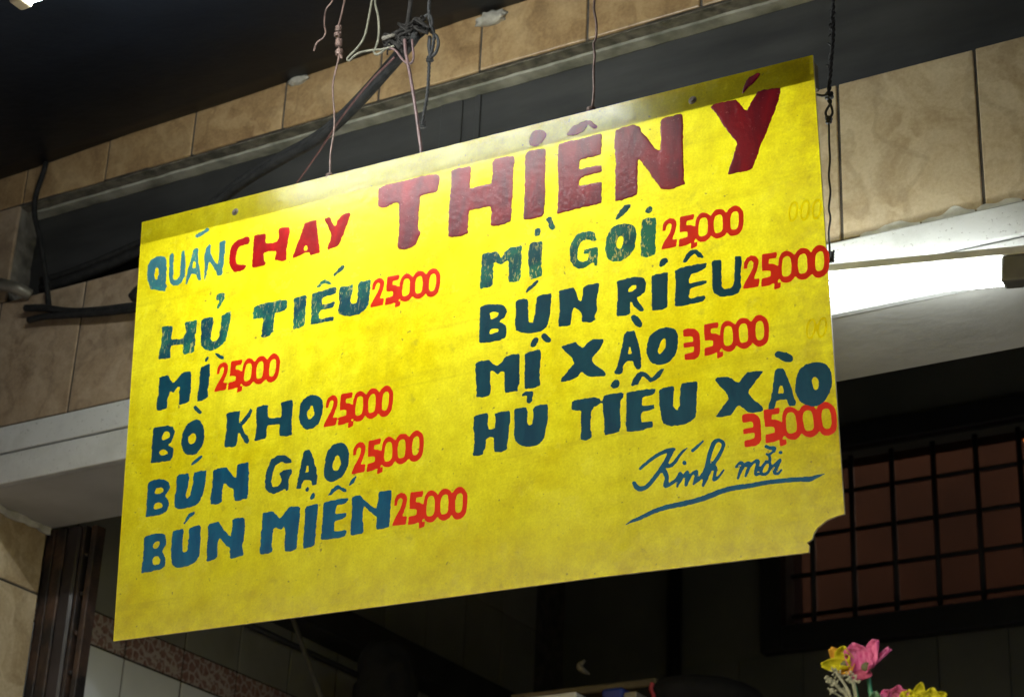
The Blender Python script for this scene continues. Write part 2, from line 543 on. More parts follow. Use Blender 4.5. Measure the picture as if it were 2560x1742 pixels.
def tile(w, h, pos, m, parent, axis='y', th=TT, bev=0.0022, name='tile'):
    """a glazed tile: a shallow bevelled slab with its face towards -Y (axis y) or +X (axis x)"""
    key = (round(w, 3), round(h, 3), m.name, axis, th)
    if key not in _tile_cache:
        bm = bmesh.new()
        if axis == 'y':
            bm_box(bm, (-w / 2, -th / 2, -h / 2), (w / 2, th / 2, h / 2), bev, 2)
        else:
            bm_box(bm, (-th / 2, -w / 2, -h / 2), (th / 2, w / 2, h / 2), bev, 2)
        me = bpy.data.meshes.new(name)
        bmesh.ops.recalc_face_normals(bm, faces=bm.faces)
        bm.to_mesh(me); bm.free()
        me.materials.append(m)
        _tile_cache[key] = me
    o = bpy.data.objects.new(name, _tile_cache[key])
    COL.objects.link(o)
    o.parent = parent
    o.matrix_parent_inverse = Matrix.Translation(-parent.location) if parent.parent is None else Matrix.Identity(4)
    o.location = pos
    o.rotation_euler = (random.uniform(-.004, .004), random.uniform(-.002, .002), random.uniform(-.004, .004))
    return o


GAP = 0.0048
for k in range(-15, 8):         # row over the lintel
    x0 = -1.077 + 0.2383 * k
    x1 = x0 + 0.2383
    if x1 > XR: continue
    tile(x1 - x0 - GAP, Z_SILL - Z_TRIM - 0.006, ((x0 + x1) / 2, TT / 2, (Z_SILL + Z_TRIM) / 2 + 0.001), M['tile'] if k > -4 else M['tile_grey'], front)
for k in range(-13, 11):        # row over the long recess
    x0 = -1.566 + 0.2338 * k
    if x0 + .2338 > XR: continue
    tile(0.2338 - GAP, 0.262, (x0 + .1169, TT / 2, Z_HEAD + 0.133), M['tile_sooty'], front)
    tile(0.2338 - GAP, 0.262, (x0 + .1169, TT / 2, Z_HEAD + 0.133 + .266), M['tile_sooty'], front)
for k in range(7):              # pillar left of the recess
    x1 = XJ + 0.012 - 0.2338 * k
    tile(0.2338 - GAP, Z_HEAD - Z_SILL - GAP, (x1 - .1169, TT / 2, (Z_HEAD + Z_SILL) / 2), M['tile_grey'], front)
for j in range(8):              # pillar below the lintel trim, and the doorway reveal
    zt = Z_SOF - 0.008 - 0.25 * j + (0.0 if j else 0.0)
    for k in range(7):
        x1 = XJ - 0.2383 * k
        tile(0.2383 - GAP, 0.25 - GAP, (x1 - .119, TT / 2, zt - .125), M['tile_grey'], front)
    zt2 = Z_SOF - 0.006 - (0.0 if j == 0 else 0.142 + 0.25 * (j - 1))
    h = 0.142 if j == 0 else 0.25
    tile(WT - 0.004, h - GAP, (XJ - TT / 2, WT / 2 + 0.001, zt2 - h / 2), M['tile'], front, axis='x')

# white lintel: two trim boards and the plastered underside
box('trim_board', (-9.0, -0.012, Z(1.5150)), (XR, TT, Z_TRIM - .004), M['trim'], front, 0.003, 2)
box('trim_board', (-9.0, -0.010, Z_SOF - .002), (XR, TT, Z(1.5120)), M['trim'], front, 0.003, 2)
box('soffit', (XJ + 0.001, TT + .001, Z_SOF - .001), (XR - .26, WT + .004, Z_SOF + .0035), M['soffit'], front)
rough_box('cement_bead', (XJ + 0.001, 0.0, Z_SOF - 0.016), (XJ + 0.009, WT, Z_SOF - 0.0015), M['white_wash'], front, 0.012, 0.006, 40)
# white smear along the bottom of the right-hand tiles
for a, b, c in ((2150, 2300, 580), (2306, 2440, 520), (2446, 2560, 495)):
    p0, p1 = at(a, 580, 0).x, at(b, 560, 0).x
    bm = bmesh.new()
    xs = np.linspace(p0, p1, 22)
    top = [Z_TRIM + 0.004 + 0.016 * max(0.05, 0.55 + mnoise.noise((x * 30, c, 0))) * math.sin(math.pi * (i + .5) / 22) for i, x in enumerate(xs)]
    va = [bm.verts.new((x, -0.0006, Z_TRIM - 0.003)) for x in xs]
    vb = [bm.verts.new((x, -0.0006, t)) for x, t in zip(xs, top)]
    vc = [bm.verts.new((x, 0.004, t + .001)) for x, t in zip(xs, top)]
    for i in range(21):
        bm.faces.new((va[i], va[i + 1], vb[i + 1], vb[i]))
        bm.faces.new((vb[i], vb[i + 1], vc[i + 1], vc[i]))
    bm_obj('cement_smear', bm, M['white_wash'], front)

# the long dark recess with its grimy head ledge
box('recess_board', (XJ - 0.05, 0.066, Z_SILL - .05), (XR, 0.075, Z_HEAD + .05), M['board'], front)
for px, wd in ((1130, .05), (1195, .012)):
    p = at(px, 300, .066)
    box('board_batten', (p.x - wd / 2, 0.062, Z_SILL - .05), (p.x + wd / 2, 0.0655, Z_HEAD + .02), M['board'], front, .001)
rough_box('mortar_bed', (XJ - .02, 0.009, Z_HEAD - .001), (XR, 0.036, Z_HEAD + .0018), M['mortar'], front, 0.02, 0.0016, 60)
rough_box('head_ledge', (XJ - .01, 0.036, Z_HEAD - .007), (XR, 0.064, Z_HEAD + .0015), M['lip'], front, 0.022, 0.0011, 60)
rough_box('jamb_plaster', (XJ - .006, 0.009, Z_SILL), (XJ + .006, 0.066, Z_HEAD - .002), M['jamb_cement'], front, 0.015, 0.004, 50)

# ------------------------------------------------------------------ canopy over the pavement
def canopy_z(x, y=-0.42):
    return Z(2.197 + 0.037 * (x + 3.05) + 0.29 * y)


cx0, cx1 = -9.0, 2.0
canopy = empty('canopy', (-2, -1.7, Z(2.2)))
tag(canopy, 'blue black canopy sheet stretched over the pavement above the sign', 'canopy')
bm = bmesh.new()
nx, ny = 40, 40
gv = [[None] * (ny + 1) for _ in range(nx + 1)]
for i in range(nx + 1):
    for j in range(ny + 1):
        x = cx0 + (cx1 - cx0) * i / nx
        y = -2.3 + 2.296 * j / ny
        gv[i][j] = bm.verts.new((x, y, canopy_z(x, y) + 0.006 * mnoise.noise((x * 2.2, y * 2.2, 1)) + (0.004 * math.sin(x * 9) if j == ny else 0)))
for i in range(nx):
    for j in range(ny):
        bm.faces.new((gv[i][j], gv[i + 1][j], gv[i + 1][j + 1], gv[i][j + 1]))
ret = bmesh.ops.extrude_face_region(bm, geom=bm.faces[:])
bmesh.ops.translate(bm, vec=(0, 0, 0.02), verts=[g for g in ret['geom'] if isinstance(g, bmesh.types.BMVert)])
bm_obj('sheet', bm, M['canopy'], canopy, True)
for i in range(5):
    y = -0.03 - 0.55 * i
    ra, rb = canopy_z(cx0, y), canopy_z(cx1, y)
    mesh('rafter', [(cx0, y, ra + .035), (cx1, y, rb + .035), (cx1, y - .05, rb + .035), (cx0, y - .05, ra + .035),
                    (cx0, y, ra + .1), (cx1, y, rb + .1), (cx1, y - .05, rb + .1), (cx0, y - .05, ra + .1)],
         [(3, 2, 1, 0), (4, 5, 6, 7), (0, 1, 5, 4), (2, 3, 7, 6), (0, 4, 7, 3), (1, 2, 6, 5)], M['dark_steel'], canopy)
# lumps of pale cement where the canopy meets the tile joints
for i, (px, py, r) in enumerate(((300, 322, .020), (495, 263, .022), (745, 200, .020), (1228, 48, .028))):
    c = at(px, py, -0.004)
    bm = bmesh.new()
    bmesh.ops.create_icosphere(bm, subdivisions=3, radius=1.0)
    for v in bm.verts:
        v.co = Vector((v.co.x * r * 1.2, v.co.y * r * .5, v.co.z * r * .55)) * (1 + .45 * mnoise.noise(v.co * 2.4 + Vector((i * 7, 0, 0))))
        v.co += c
    o = bm_obj('cement_lump', bm, M['cement'], None, True)
    tag(o, ('small dull cement lump at the tile joint furthest left under the canopy', 'cement lump at the second tile joint from the left under the canopy', 'cement lump at the tile joint beside the copper hanging wire',
            'large pale cement lump right of the wire tangle under the canopy')[i], 'cement', 'cement lumps along the canopy edge')


# ------------------------------------------------------------------ fluorescent lamps
def lamp(name, a, b, rad, label, cap_mat, house_h=0.014, house_w=0.030, gap=0.011, capl=0.055, glow='tube'):
    """batten lamp from a to b (centre line of the tube), housing above"""
    a, b = Vector(a), Vector(b)
    root = empty(name, (a + b) / 2)
    tag(root, label, 'lamp', 'tube lamps of the shop front')
    d = (b - a).normalized()
    side = d.cross(Vector((0, 0, 1))).normalized()
    up = side.cross(d)
    p = [a + d * capl + (b - a - 2 * d * capl) * (i / 30) for i in range(31)]
    tubes('light_tube', [(p, rad)], M[glow], root, 28)

    def slab(nm, s0, s1, w, z0, z1, m, bev=0.002):
        bm = bmesh.new()
        bm_box(bm, (s0, -w / 2, z0), (s1, w / 2, z1), bev, 2)
        fr = Matrix(((d.x, side.x, up.x, a.x), (d.y, side.y, up.y, a.y), (d.z, side.z, up.z, a.z), (0, 0, 0, 1)))
        bm.transform(fr)
        return bm_obj(nm, bm, m, root)
    L = (b - a).length
    slab('housing', -0.02, L + 0.02, house_w, rad + gap, rad + gap + house_h, M['lamp_metal'])
    for s in (0.0, L - capl):
        slab('tube_holder', s, s + capl, rad * 2.1, -rad * 1.05, rad + gap - .0005, cap_mat, 0.004)
    return root


# lamp hung just behind the sign, its right end showing past the sign
bR = at(2600, 681, -0.080)
bS = at(2078, 728, -0.098)
dirB = (bS - bR).normalized()
bL = bR + dirB * 1.50
lamp('tube_lamp', bL, bR, 0.0155, 'lit tube lamp hanging behind the yellow sign, right end showing', M['lamp_cap'])
# lamp under the canopy, in front of the sign, its left end just inside the photo's corner
aL = atz(40, -2, Z(1.930))
lamp('tube_lamp', aL, aL + Vector((0.80, 0.0, -.008)), 0.0150, 'lit tube lamp under the canopy at the top left corner', M['cap_beige'], capl=0.026, glow='tube_canopy')

# ------------------------------------------------------------------ room behind the doorway
XW = -3.0
YB = 2.5
room_left = box('room_wall_left', (XW - .12, WT + .002, 0), (XW - GR, YB + .1, Z(2.75)), M['grout'])
room_left['kind'] = 'structure'
zb0, zb1 = Z(1.249), Z(1.322)
ys = [0.342 + 0.1985 * k for k in range(11)]
for k in range(10):
    ya, yb = ys[k], ys[k + 1]
    yc, w = (ya + yb) / 2, yb - ya - .0055
    for j in range(3):
        tile(w, 0.247, (XW - TT / 2, yc, zb0 - .125 - .25 * j - .002), M['wall_tile_white'], room_left, axis='x', bev=.0015, name='wall_tile')
    tile(w, zb1 - zb0 - .003, (XW - TT / 2, yc, (zb0 + zb1) / 2), M['border'], room_left, axis='x', bev=.0015, name='border_tile')
    for j in range(4):
        tile(w, 0.247, (XW - TT / 2, yc, zb1 + .126 + .25 * j), M['wall_tile_olive'], room_left, axis='x', bev=.0015, name='wall_tile')
tile(0.1, 0.247, (XW - TT / 2, .29, zb0 - .127), M['wall_tile_white'], room_left, axis='x', bev=.0015, name='wall_tile')
tile(0.1, zb1 - zb0 - .003, (XW - TT / 2, .29, (zb0 + zb1) / 2), M['border'], room_left, axis='x', bev=.0015, name='border_tile')
tile(0.1, 0.247, (XW - TT / 2, .29, zb1 + .126), M['wall_tile_olive'], room_left, axis='x', bev=.0015, name='wall_tile')

wx0 = at(1968, 1560, YB).x            # window opening in the back wall
wx1 = wx0 + 1.05
wz0 = at(2226, 1540, YB).z
wz1 = at(2226, 1112, YB).z
bm = bmesh.new()
for lo, hi in (((XW - .1, YB, 0), (wx0, YB + .12, Z(2.75))), ((wx1, YB, 0), (1.2, YB + .12, Z(2.75))), ((wx0, YB, 0), (wx1, YB + .12, wz0)), ((wx0, YB, wz1), (wx1, YB + .12, Z(2.75)))):
    bm_box(bm, lo, hi)
back = bm_obj('room_wall_back', bm, M['room_wall'])
back['kind'] = 'structure'
for k in range(9):                     # plain tiles under the window
    for j in range(2):
        bx_ = at(2350, 1690, YB).x + .2 * (k - 5)
        tile(.197, .247, (bx_ + .1, YB - TT / 2 + .001, wz0 - .20 - .25 * j), M['room_wall'], back, bev=.002, name='wall_tile')
box('room_wall_right', (1.1, WT + .002, 0), (1.2, YB, Z(2.75)), M['room_dark'])['kind'] = 'structure'
box('room_ceiling', (XW - .12, WT + .002, Z(2.75)), (1.2, YB + .12, Z(2.85)), M['room_dark'])['kind'] = 'structure'
box('room_floor', (XW - .12, 0.001, -.1), (1.2, YB + .1, 0.01), M['pavement'])['kind'] = 'structure'

# barred window with a warm lit yard beyond
win = empty('barred_window', (wx0, YB, wz0))
tag(win, 'dark barred window in the back wall with dim orange light behind', 'window')
fw = 0.068
box('frame', (wx0 - fw, YB - .045, wz0 - fw * 1.1), (wx0, YB - .002, wz1 + fw), M['window_frame'], win, .004)
box('frame', (wx1, YB - .045, wz0 - fw * 1.1), (wx1 + fw, YB - .002, wz1 + fw), M['window_frame'], win, .004)
box('frame', (wx0, YB - .045, wz0 - fw * 1.1), (wx1, YB - .002, wz0), M['window_frame'], win, .004)
box('frame', (wx0, YB - .045, wz1), (wx1, YB - .002, wz1 + fw), M['window_frame'], win, .004)
bars_x = [at(2022, 1394, YB).x + .1268 * k for k in range(8)]
bars_x = [x for x in bars_x if x < wx1 - .02]
hz = [at(2226, y, YB).z for y in (1497, 1394, 1295, 1195)]
for x in bars_x:
    tubes('bar', [([(x, YB + .030, wz0), (x, YB + .030, wz1)], .0085)], M['window_frame'], win, 8)
for z in hz:
    tubes('bar', [([(wx0, YB + .043, z), (wx1, YB + .043, z)], .0075)], M['window_frame'], win, 8)
gx = [wx0] + bars_x + [wx1]
gz = [wz0] + hz + [wz1]
for i in range(len(gx) - 1):
    for j in range(len(gz) - 1):
        box('pane', (gx[i] + .001, YB + .052, gz[j] + .001), (gx[i + 1] - .001, YB + .055, gz[j + 1] - .001), M['pane'], win)
yard = box('yard_wall', (-5, YB + 1.3, 0), (2.5, YB + 1.4, Z(4.2)), M['brick_plaster'])
tag(yard, 'red brown plaster wall dimly seen through the barred window', 'wall')
c = at(2592, 1086, YB + .75)
root = empty('yard_bulb', c)
tag(root, 'warm orange bulb glowing behind the top right window panes', 'bulb')
bm = bmesh.new()
bmesh.ops.create_uvsphere(bm, u_segments=16, v_segments=10, radius=.045, matrix=Matrix.Translation(c))
bm_obj('glass', bm, M['bulb'], root, True)
tubes('bulb_holder', [([c + Vector((0, 0, .03)), c + Vector((0, 0, .08))], .018)], M['window_frame'], root, 12)
tubes('cord', [([c + Vector((0, 0, .08)), c + Vector((0, 0, .9))], .004)], M['window_frame'], root, 6)

# rusty folding-gate post inside the left jamb
post = empty('gate_post', (XJ, WT + .03, 0))
tag(post, 'rusty dark steel gate post standing behind the left doorway reveal', 'post')
zt = Z_SOF - .003
for nm, lo, hi, mt, bv in (('channel', (XJ - .005, WT + .004, 0), (XJ + .020, WT + .024, zt), 'rust_steel', .002), ('channel', (XJ + .0205, WT + .005, 0), (XJ + .050, WT + .040, zt), 'rust_steel', .003),
                           ('post_face', (XJ + .0505, WT + .006, 0), (XJ + .088, WT + .052, zt), 'dark_steel', .005), ('edge_strip', (XJ + .0885, WT + .012, 0), (XJ + .098, WT + .040, zt), 'rust_steel', .002),
                           ('rear_channel', (XJ + .106, WT + .02, 0), (XJ + .121, WT + .05, zt), 'rust_steel', .002)):
    box(nm, lo, hi, M[mt], post, bv)
for z in np.arange(Z(.7), zt, .085):
    tubes('rivet', [([(XJ + .098, WT + .022, z), (XJ + .106, WT + .022, z)], .006)], M['rust_steel'], post, 8)

# dark beam along the left wall, with a cloth bundle hanging below it
ba, bb = at(862, 1519, 1.25), at(1285, 1722, 2.2)
xb = XW + .07
bm = bmesh.new()
bm_box(bm, (XW, .95, Z(1.475)), (XW + .085, YB, Z(1.560)), .006, 2)
beam = bm_obj('wall_beam', bm, M['dark_wood'])
tag(beam, 'dark beam fixed along the tiled left wall of the room', 'beam')
tubes('wall_conduit', [([(XW + .012, .75, Z(1.44)), (XW + .012, YB, Z(1.44))], .008)], M['dark_wood'])
tag(bpy.data.objects['wall_conduit'], 'thin dark conduit running under the wall beam', 'conduit')
c = at(962, 1700, 1.15)
bm = bmesh.new()
bmesh.ops.create_icosphere(bm, subdivisions=4, radius=1.0)
for v in bm.verts:
    q = v.co.copy()
    r = 1 + .30 * mnoise.noise(q * 1.7 + Vector((3, 0, 0))) + .10 * mnoise.noise(q * 5)
    v.co = Vector((q.x * .085 * r, q.y * .075 * r, q.z * .115 * r * (1.0 if q.z > 0 else 1.4))) + c + Vector((0, 0, -.03))
o = bm_obj('cloth_bundle', bm, M['black_cloth'], None, True)
tag(o, 'black bundle hanging in the dark below the middle of the sign', 'bundle')
p0, p1 = at(728, 1535, .75), at(812, 1765, .72)
o = tubes('slanting_conduit', [([p0 + Vector((-.02, .02, .06)), p0, p1, p1 + (p1 - p0)], .006)], M['pale_plastic'])
tag(o, 'thin slanting dull conduit in front of the tiled left wall', 'conduit')
p = at(1686, 1500, YB - .03)
o = tubes('drain_pipe', [([(p.x, YB - .03, .02), (p.x, YB - .03, Z(2.7))], .022)], M['window_frame'], None, 14)
tag(o, 'dark vertical pipe on the back wall left of the window', 'pipe')

# cabinet and small things at the foot of the view
cab_z = at(1435, 1728, .9).z
cl, cr = at(1270, 1740, .9), at(1440, 1727, .9)
cab = empty('glass_cabinet', (cr.x, 1.1, 0))
tag(cab, 'pale framed glass cabinet just showing its top corner', 'cabinet')
x0, x1, ya, yb = cr.x - .9, cr.x, .9, 1.35
zc_ = cab_z
for lo, hi in (((x0, ya, zc_ - .02), (x1, ya + .02, zc_)), ((x0, yb, zc_ - .02), (x1, yb + .02, zc_)), ((x1 - .02, ya + .0205, zc_ - .02), (x1, yb - .0005, zc_)), ((x0, ya + .0205, zc_ - .02), (x0 + .02, yb - .0005, zc_))):
    box('top_rail', lo, hi, M['lamp_metal'], cab, .002)
for x in (x0, x1 - .02):
    for y in (ya, yb):
        box('corner_post', (x, y + .0005, 1.0), (x + .02, y + .0195, zc_ - .0205), M['lamp_metal'], cab, .002)
box('base', (x0, ya, .02), (x1, yb + .02, .999), M['room_dark'], cab, .004)
for nm, lo, hi in (('glass_pane', (x0 + .021, ya + .008, 1.0), (x1 - .021, ya + .012, zc_ - .021)), ('glass_pane', (x1 - .012, ya + .021, 1.0), (x1 - .008, yb - .001, zc_ - .021))):
    box(nm, lo, hi, M['pane'], cab)
tz = at(1640, 1692, 1.25)
ta = at(1480, 1718, 1.25)
zt_ = (tz.z + ta.z) / 2
shelf = empty('wall_shelf', (tz.x, 1.4, zt_))
tag(shelf, 'brown shelf board in the dark behind the cabinet corner', 'shelf')
box('board', (ta.x - .22, 1.25, tz.z - .018), (tz.x, 1.5, tz.z), M['rail'], shelf, .003)
box('upright', (tz.x - .02, 1.27, 1.0), (tz.x - .002, 1.48, tz.z - .0185), M['dark_wood'], shelf, .002)
box('upright', (ta.x - .2, 1.27, 1.0), (ta.x - .182, 1.48, tz.z - .0185), M['dark_wood'], shelf, .002)
M['blue_thing'] = simple('blue_plastic', (0.01, 0.03, 0.22), (0.02, 0.05, 0.32), 10, 0.4)
M['pink_ribbon'] = simple('pink_ribbon_cloth', (0.5, 0.05, 0.08), (0.6, 0.09, 0.12), 30, 0.7)
M['paper'] = simple('pale_paper', (0.22, 0.20, 0.16), (0.3, 0.27, 0.22), 20, 0.8)
c = at(1552, 1738, 1.15)
bm = bmesh.new()
bm_box(bm, (c.x - .034, 1.12, c.z - .12), (c.x + .02, 1.19, c.z + .012), .008, 3)
o = bm_obj('blue_box', bm, M['blue_thing'])
tag(o, 'small blue box standing below the brown shelf', 'box')
bm = bmesh.new()
bm_box(bm, (c.x + .022, 1.12, c.z - .12), (c.x + .055, 1.19, c.z - .002), .004, 2)
o = bm_obj('white_box', bm, M['paper'])
tag(o, 'small white box right of the blue box', 'box')
pr = [at(1631, 1706, 1.24), at(1628, 1722, 1.238), at(1634, 1738, 1.236), at(1631, 1765, 1.235)]
o = tubes('ribbon', [(crom(pr, 5), .005)], M['pink_ribbon'], None, 6)
tag(o, 'pink red ribbon hanging from the end of the brown shelf', 'ribbon')
pc = [at(1462, 1650, 1.3), at(1449, 1663, 1.29), at(1456, 1674, 1.28), at(1473, 1684, 1.3)]
o = tubes('paper_curl', [(crom(pc, 6), [.003 + .005 * math.sin(math.pi * i / 18) for i in range(19)])], M['paper'], None, 8)
tag(o, 'pale curl of paper floating bright in the dark above the shelf', 'paper')
c = at(1745, 1760, 1.4)
bm = bmesh.new()
bmesh.ops.create_uvsphere(bm, u_segments=32, v_segments=16, radius=1.0)
for v in bm.verts:
    v.co = Vector((v.co.x * .16, v.co.y * .16, v.co.z * .055)) + c
o = bm_obj('pot_cover', bm, M['black_cloth'], None, True)
tag(o, 'black rounded cover at the bottom edge right of the shelf', 'cover')
o = tubes('cover_stand', [([(c.x, c.y, .02), (c.x, c.y, c.z - .03)], .02)], M['dark_wood'], None, 10)
tag(o, 'dark stand under the black rounded cover', 'stand')


# ------------------------------------------------------------------ the hanging menu sign
SIGN_Y = -0.42


def at_many(P, y):
    P = np.asarray(P, float)
    d = np.stack([P[:, 0] - 1280.0, 871.0 - P[:, 1], np.full(len(P), -FPX)], 1) / FPX
    w = d @ ROT.T
    t = (y + CAM_D) / w[:, 1]
    return np.stack([w[:, 0] * t, np.zeros(len(P)) + y, CAM_Z + w[:, 2] * t], 1)


CROPS = dict(A=(340, 480, .26565), B=(860, 160, .34152), C=(1450, 120, .3163), D=(340, 800, .26565), E=(320, 1050, .37866),
             F=(1150, 500, .31627), G=(1600, 480, .32882), I=(760, 640, .15491), J=(780, 930, .253), K=(1180, 500, .17212),
             L=(1560, 1080, .21515), M=(1780, 860, .17082), N=(1180, 880, .26678), O=(1360, 200, .22768), Q=(340, 1260, .17212))


def P(s):
    v = [float(x) for x in s.replace(',', ' ').split()]
    return np.array(v).reshape(-1, 2)


def src(k, pts):
    x, y, s = CROPS[k]
    return pts * s + np.array([x, y])


def chaikin(p, n=2, q=0.25):
    for _ in range(n):
        nx = np.roll(p, -1, 0)
        p = np.stack([p * (1 - q) + nx * q, p * q + nx * (1 - q)], 1).reshape(-1, 2)
    return p


def poly_sdf(X, poly):
    a, b = poly, np.roll(poly, -1, 0)
    d = np.full(len(X), 1e9)
    ins = np.zeros(len(X), bool)
    for p, q in zip(a, b):
        e = q - p
        L = max(e @ e, 1e-9)
        w = X - p
        t = np.clip((w @ e) / L, 0, 1)
        dd = w - t[:, None] * e
        d = np.minimum(d, (dd * dd).sum(1))
        c = (p[1] > X[:, 1]) != (q[1] > X[:, 1])
        if abs(e[1]) > 1e-9:
            ins ^= c & (X[:, 0] < p[0] + (X[:, 1] - p[1]) * e[0] / e[1])
    d = np.sqrt(d)
    return np.where(ins, -d, d)


def stroke_sdf(X, pts, wid):
    d = np.full(len(X), 1e9)
    for i in range(len(pts) - 1):
        p, q = pts[i], pts[i + 1]
        e = q - p
        L = max(e @ e, 1e-9)
        t = np.clip(((X - p) @ e) / L, 0, 1)
        dd = np.sqrt(((X - p - t[:, None] * e) ** 2).sum(1))
        d = np.minimum(d, dd - (wid[i] + (wid[i + 1] - wid[i]) * t) / 2)
    return d


_rs = np.random.RandomState(3)
_lat = _rs.rand(256, 256)


def vnoise(X, s):
    g = X / s
    i = np.floor(g).astype(int)
    f = g - i
    f = f * f * (3 - 2 * f)
    def L(a, b): return _lat[(i[:, 0] + a) % 256, (i[:, 1] + b) % 256]
    return ((L(0, 0) * (1 - f[:, 0]) + L(1, 0) * f[:, 0]) * (1 - f[:, 1]) + (L(0, 1) * (1 - f[:, 0]) + L(1, 1) * f[:, 0]) * f[:, 1]) * 2 - 1


def paint(name, shapes, m, parent, rough=1.3, thick=0.0009, step=2.2, label=None, lift=0.0004, grow=0.0):
    """a painted word as real paint: the traced strokes, with a wavering edge and a raised, rounded body"""
    allp = np.concatenate([s[1] for s in shapes])
    lo, hi = allp.min(0) - 14, allp.max(0) + 14
    nx, ny = (np.ceil((hi - lo) / step)).astype(int)
    gx, gy = np.meshgrid(lo[0] + np.arange(nx + 1) * step, lo[1] + np.arange(ny + 1) * step, indexing='ij')
    X = np.stack([gx.ravel(), gy.ravel()], 1)

    def field(X):
        plus = np.full(len(X), 1e9)
        minus = np.full(len(X), 1e9)
        for s in shapes:
            if s[0] == 's':
                plus = np.minimum(plus, stroke_sdf(X, s[1], s[2]))
            elif s[0] == '-':
                minus = np.minimum(minus, poly_sdf(X, s[1]))
            else:
                plus = np.minimum(plus, poly_sdf(X, s[1]))
        d = np.maximum(plus, -minus) - grow
        return d + rough * (0.75 * vnoise(X, 7.0) + 0.45 * vnoise(X + 91.7, 3.1))
    d = field(X)
    D = d.reshape(nx + 1, ny + 1)
    ins = D < 0
    cell = ins[:-1, :-1] | ins[1:, :-1] | ins[:-1, 1:] | ins[1:, 1:]
    ci, cj = np.nonzero(cell)
    w = ny + 1
    quads = np.stack([ci * w + cj, ci * w + cj + 1, (ci + 1) * w + cj + 1, (ci + 1) * w + cj], 1)
    used, inv = np.unique(quads, return_inverse=True)
    quads = inv.reshape(-1, 4)
    V = X[used].copy()
    dv = d[used]
    h = step * 0.5
    for _ in range(2):                                # pull the outside vertices on to the edge of the paint
        o = dv > 0
        if not o.any(): break
        gxx = (field(V[o] + [h, 0]) - field(V[o] - [h, 0])) / (2 * h)
        gyy = (field(V[o] + [0, h]) - field(V[o] - [0, h])) / (2 * h)
        g = np.stack([gxx, gyy], 1)
        g /= np.maximum((g * g).sum(1, keepdims=True), 0.25)
        mv = -g * dv[o][:, None]
        ln = np.linalg.norm(mv, axis=1, keepdims=True)
        mv *= np.minimum(1, step * 1.1 / np.maximum(ln, 1e-6))
        V[o] += mv
        dv = dv.copy(); dv[o] = field(V[o])
    body = np.clip(-dv / 4.5, 0, 1)
    body = body * (2 - body)
    hgt = lift + thick * body * (0.8 + 0.35 * vnoise(V, 9.0))
    W = at_many(V, SIGN_Y)
    W[:, 1] -= hgt
    me = bpy.data.meshes.new(name)
    me.from_pydata(W.tolist(), [], quads[:, ::-1].tolist())
    me.update()
    me.polygons.foreach_set("use_smooth", [True] * len(me.polygons))
    o = link(name, me, m, parent)
    if label:
        o['label'] = label
    return o


def SH(k, *items):
    """shapes traced in one zoomed view of the photo: ('+'|'-'|'c'|'h', points); c and h are smoothed outline and hole"""
    out = []
    for typ, s in items:
        p = src(k, P(s))
        if typ in 'ch':
            p = chaikin(p, 2)
        else:
            p = chaikin(p, 1, 0.12)
        out.append(('-' if typ in '-h' else '+', p))
    return out


def ST(k, *lines):
    out = []
    for s in lines:
        v = np.array([float(x) for x in s.replace(',', ' ').split()]).reshape(-1, 3)
        c = crom([(a, b, 0) for a, b, _ in v], 5)
        wd = np.interp(np.linspace(0, len(v) - 1, len(c)), np.arange(len(v)), v[:, 2])
        out.append(('s', src(k, np.array([[q.x, q.y] for q in c])), wd * CROPS[k][2]))
    return out


W = {}
W['QUAN'] = SH('A',
    ('c', '105 760 110 690 140 640 190 610 245 603 280 620 292 660 290 740 285 830 278 865 298 878 285 905 272 938 230 930 190 918 135 920 128 870 108 830'),
    ('h', '178 745 188 712 206 708 217 740 213 790 195 832 180 815 174 780'),
    ('+', '316 605 345 575 358 585 352 700 350 800 360 830 390 825 415 790 425 640 428 560 455 548 462 570 468 690 458 790 430 850 395 880 355 885 320 860 310 800 315 700'),
    ('+', '465 870 490 740 515 640 540 540 580 525 592 545 585 600 595 700 618 830 585 838 570 780 530 765 500 810 480 870'), ('-', '545 640 560 660 570 710 545 720 527 740 535 690'),
    ('+', '562 405 620 375 670 335 690 348 680 375 625 410 575 432 560 425'),
    ('+', '645 600 665 520 695 495 705 510 700 570 735 650 770 690 785 560 785 470 842 458 840 550 825 680 815 780 765 795 755 750 690 650 672 740 650 835 643 820 650 700'))
W['CHAY'] = SH('A',
    ('c', '1062 424 1074 450 1060 492 1010 500 965 530 945 590 940 650 955 680 1000 685 1044 693 1020 728 975 753 930 760 905 735 885 700 876 640 885 570 905 500 945 460 1000 435 1040 422'),
    ('+', '1112 410 1215 392 1228 405 1220 490 1330 470 1348 420 1340 355 1370 335 1445 332 1450 380 1435 450 1420 540 1415 640 1380 655 1310 640 1308 620 1325 560 1250 560 1205 575 1205 650 1222 665 1215 690 1150 705 1100 712 1092 690 1100 600 1105 500'),
    ('+', '1590 295 1640 280 1695 265 1700 300 1715 420 1735 560 1725 575 1640 598 1630 565 1590 575 1540 605 1470 628 1490 570 1540 440 1575 340'), ('-', '1600 495 1618 525 1610 550 1575 555'),
    ('+', '1775 260 1810 235 1835 245 1840 280 1875 330 1905 260 1940 215 2000 195 2022 200 2010 250 1965 370 1920 480 1900 510 1830 535 1815 552 1800 535 1815 490 1840 420 1835 380 1795 300'))
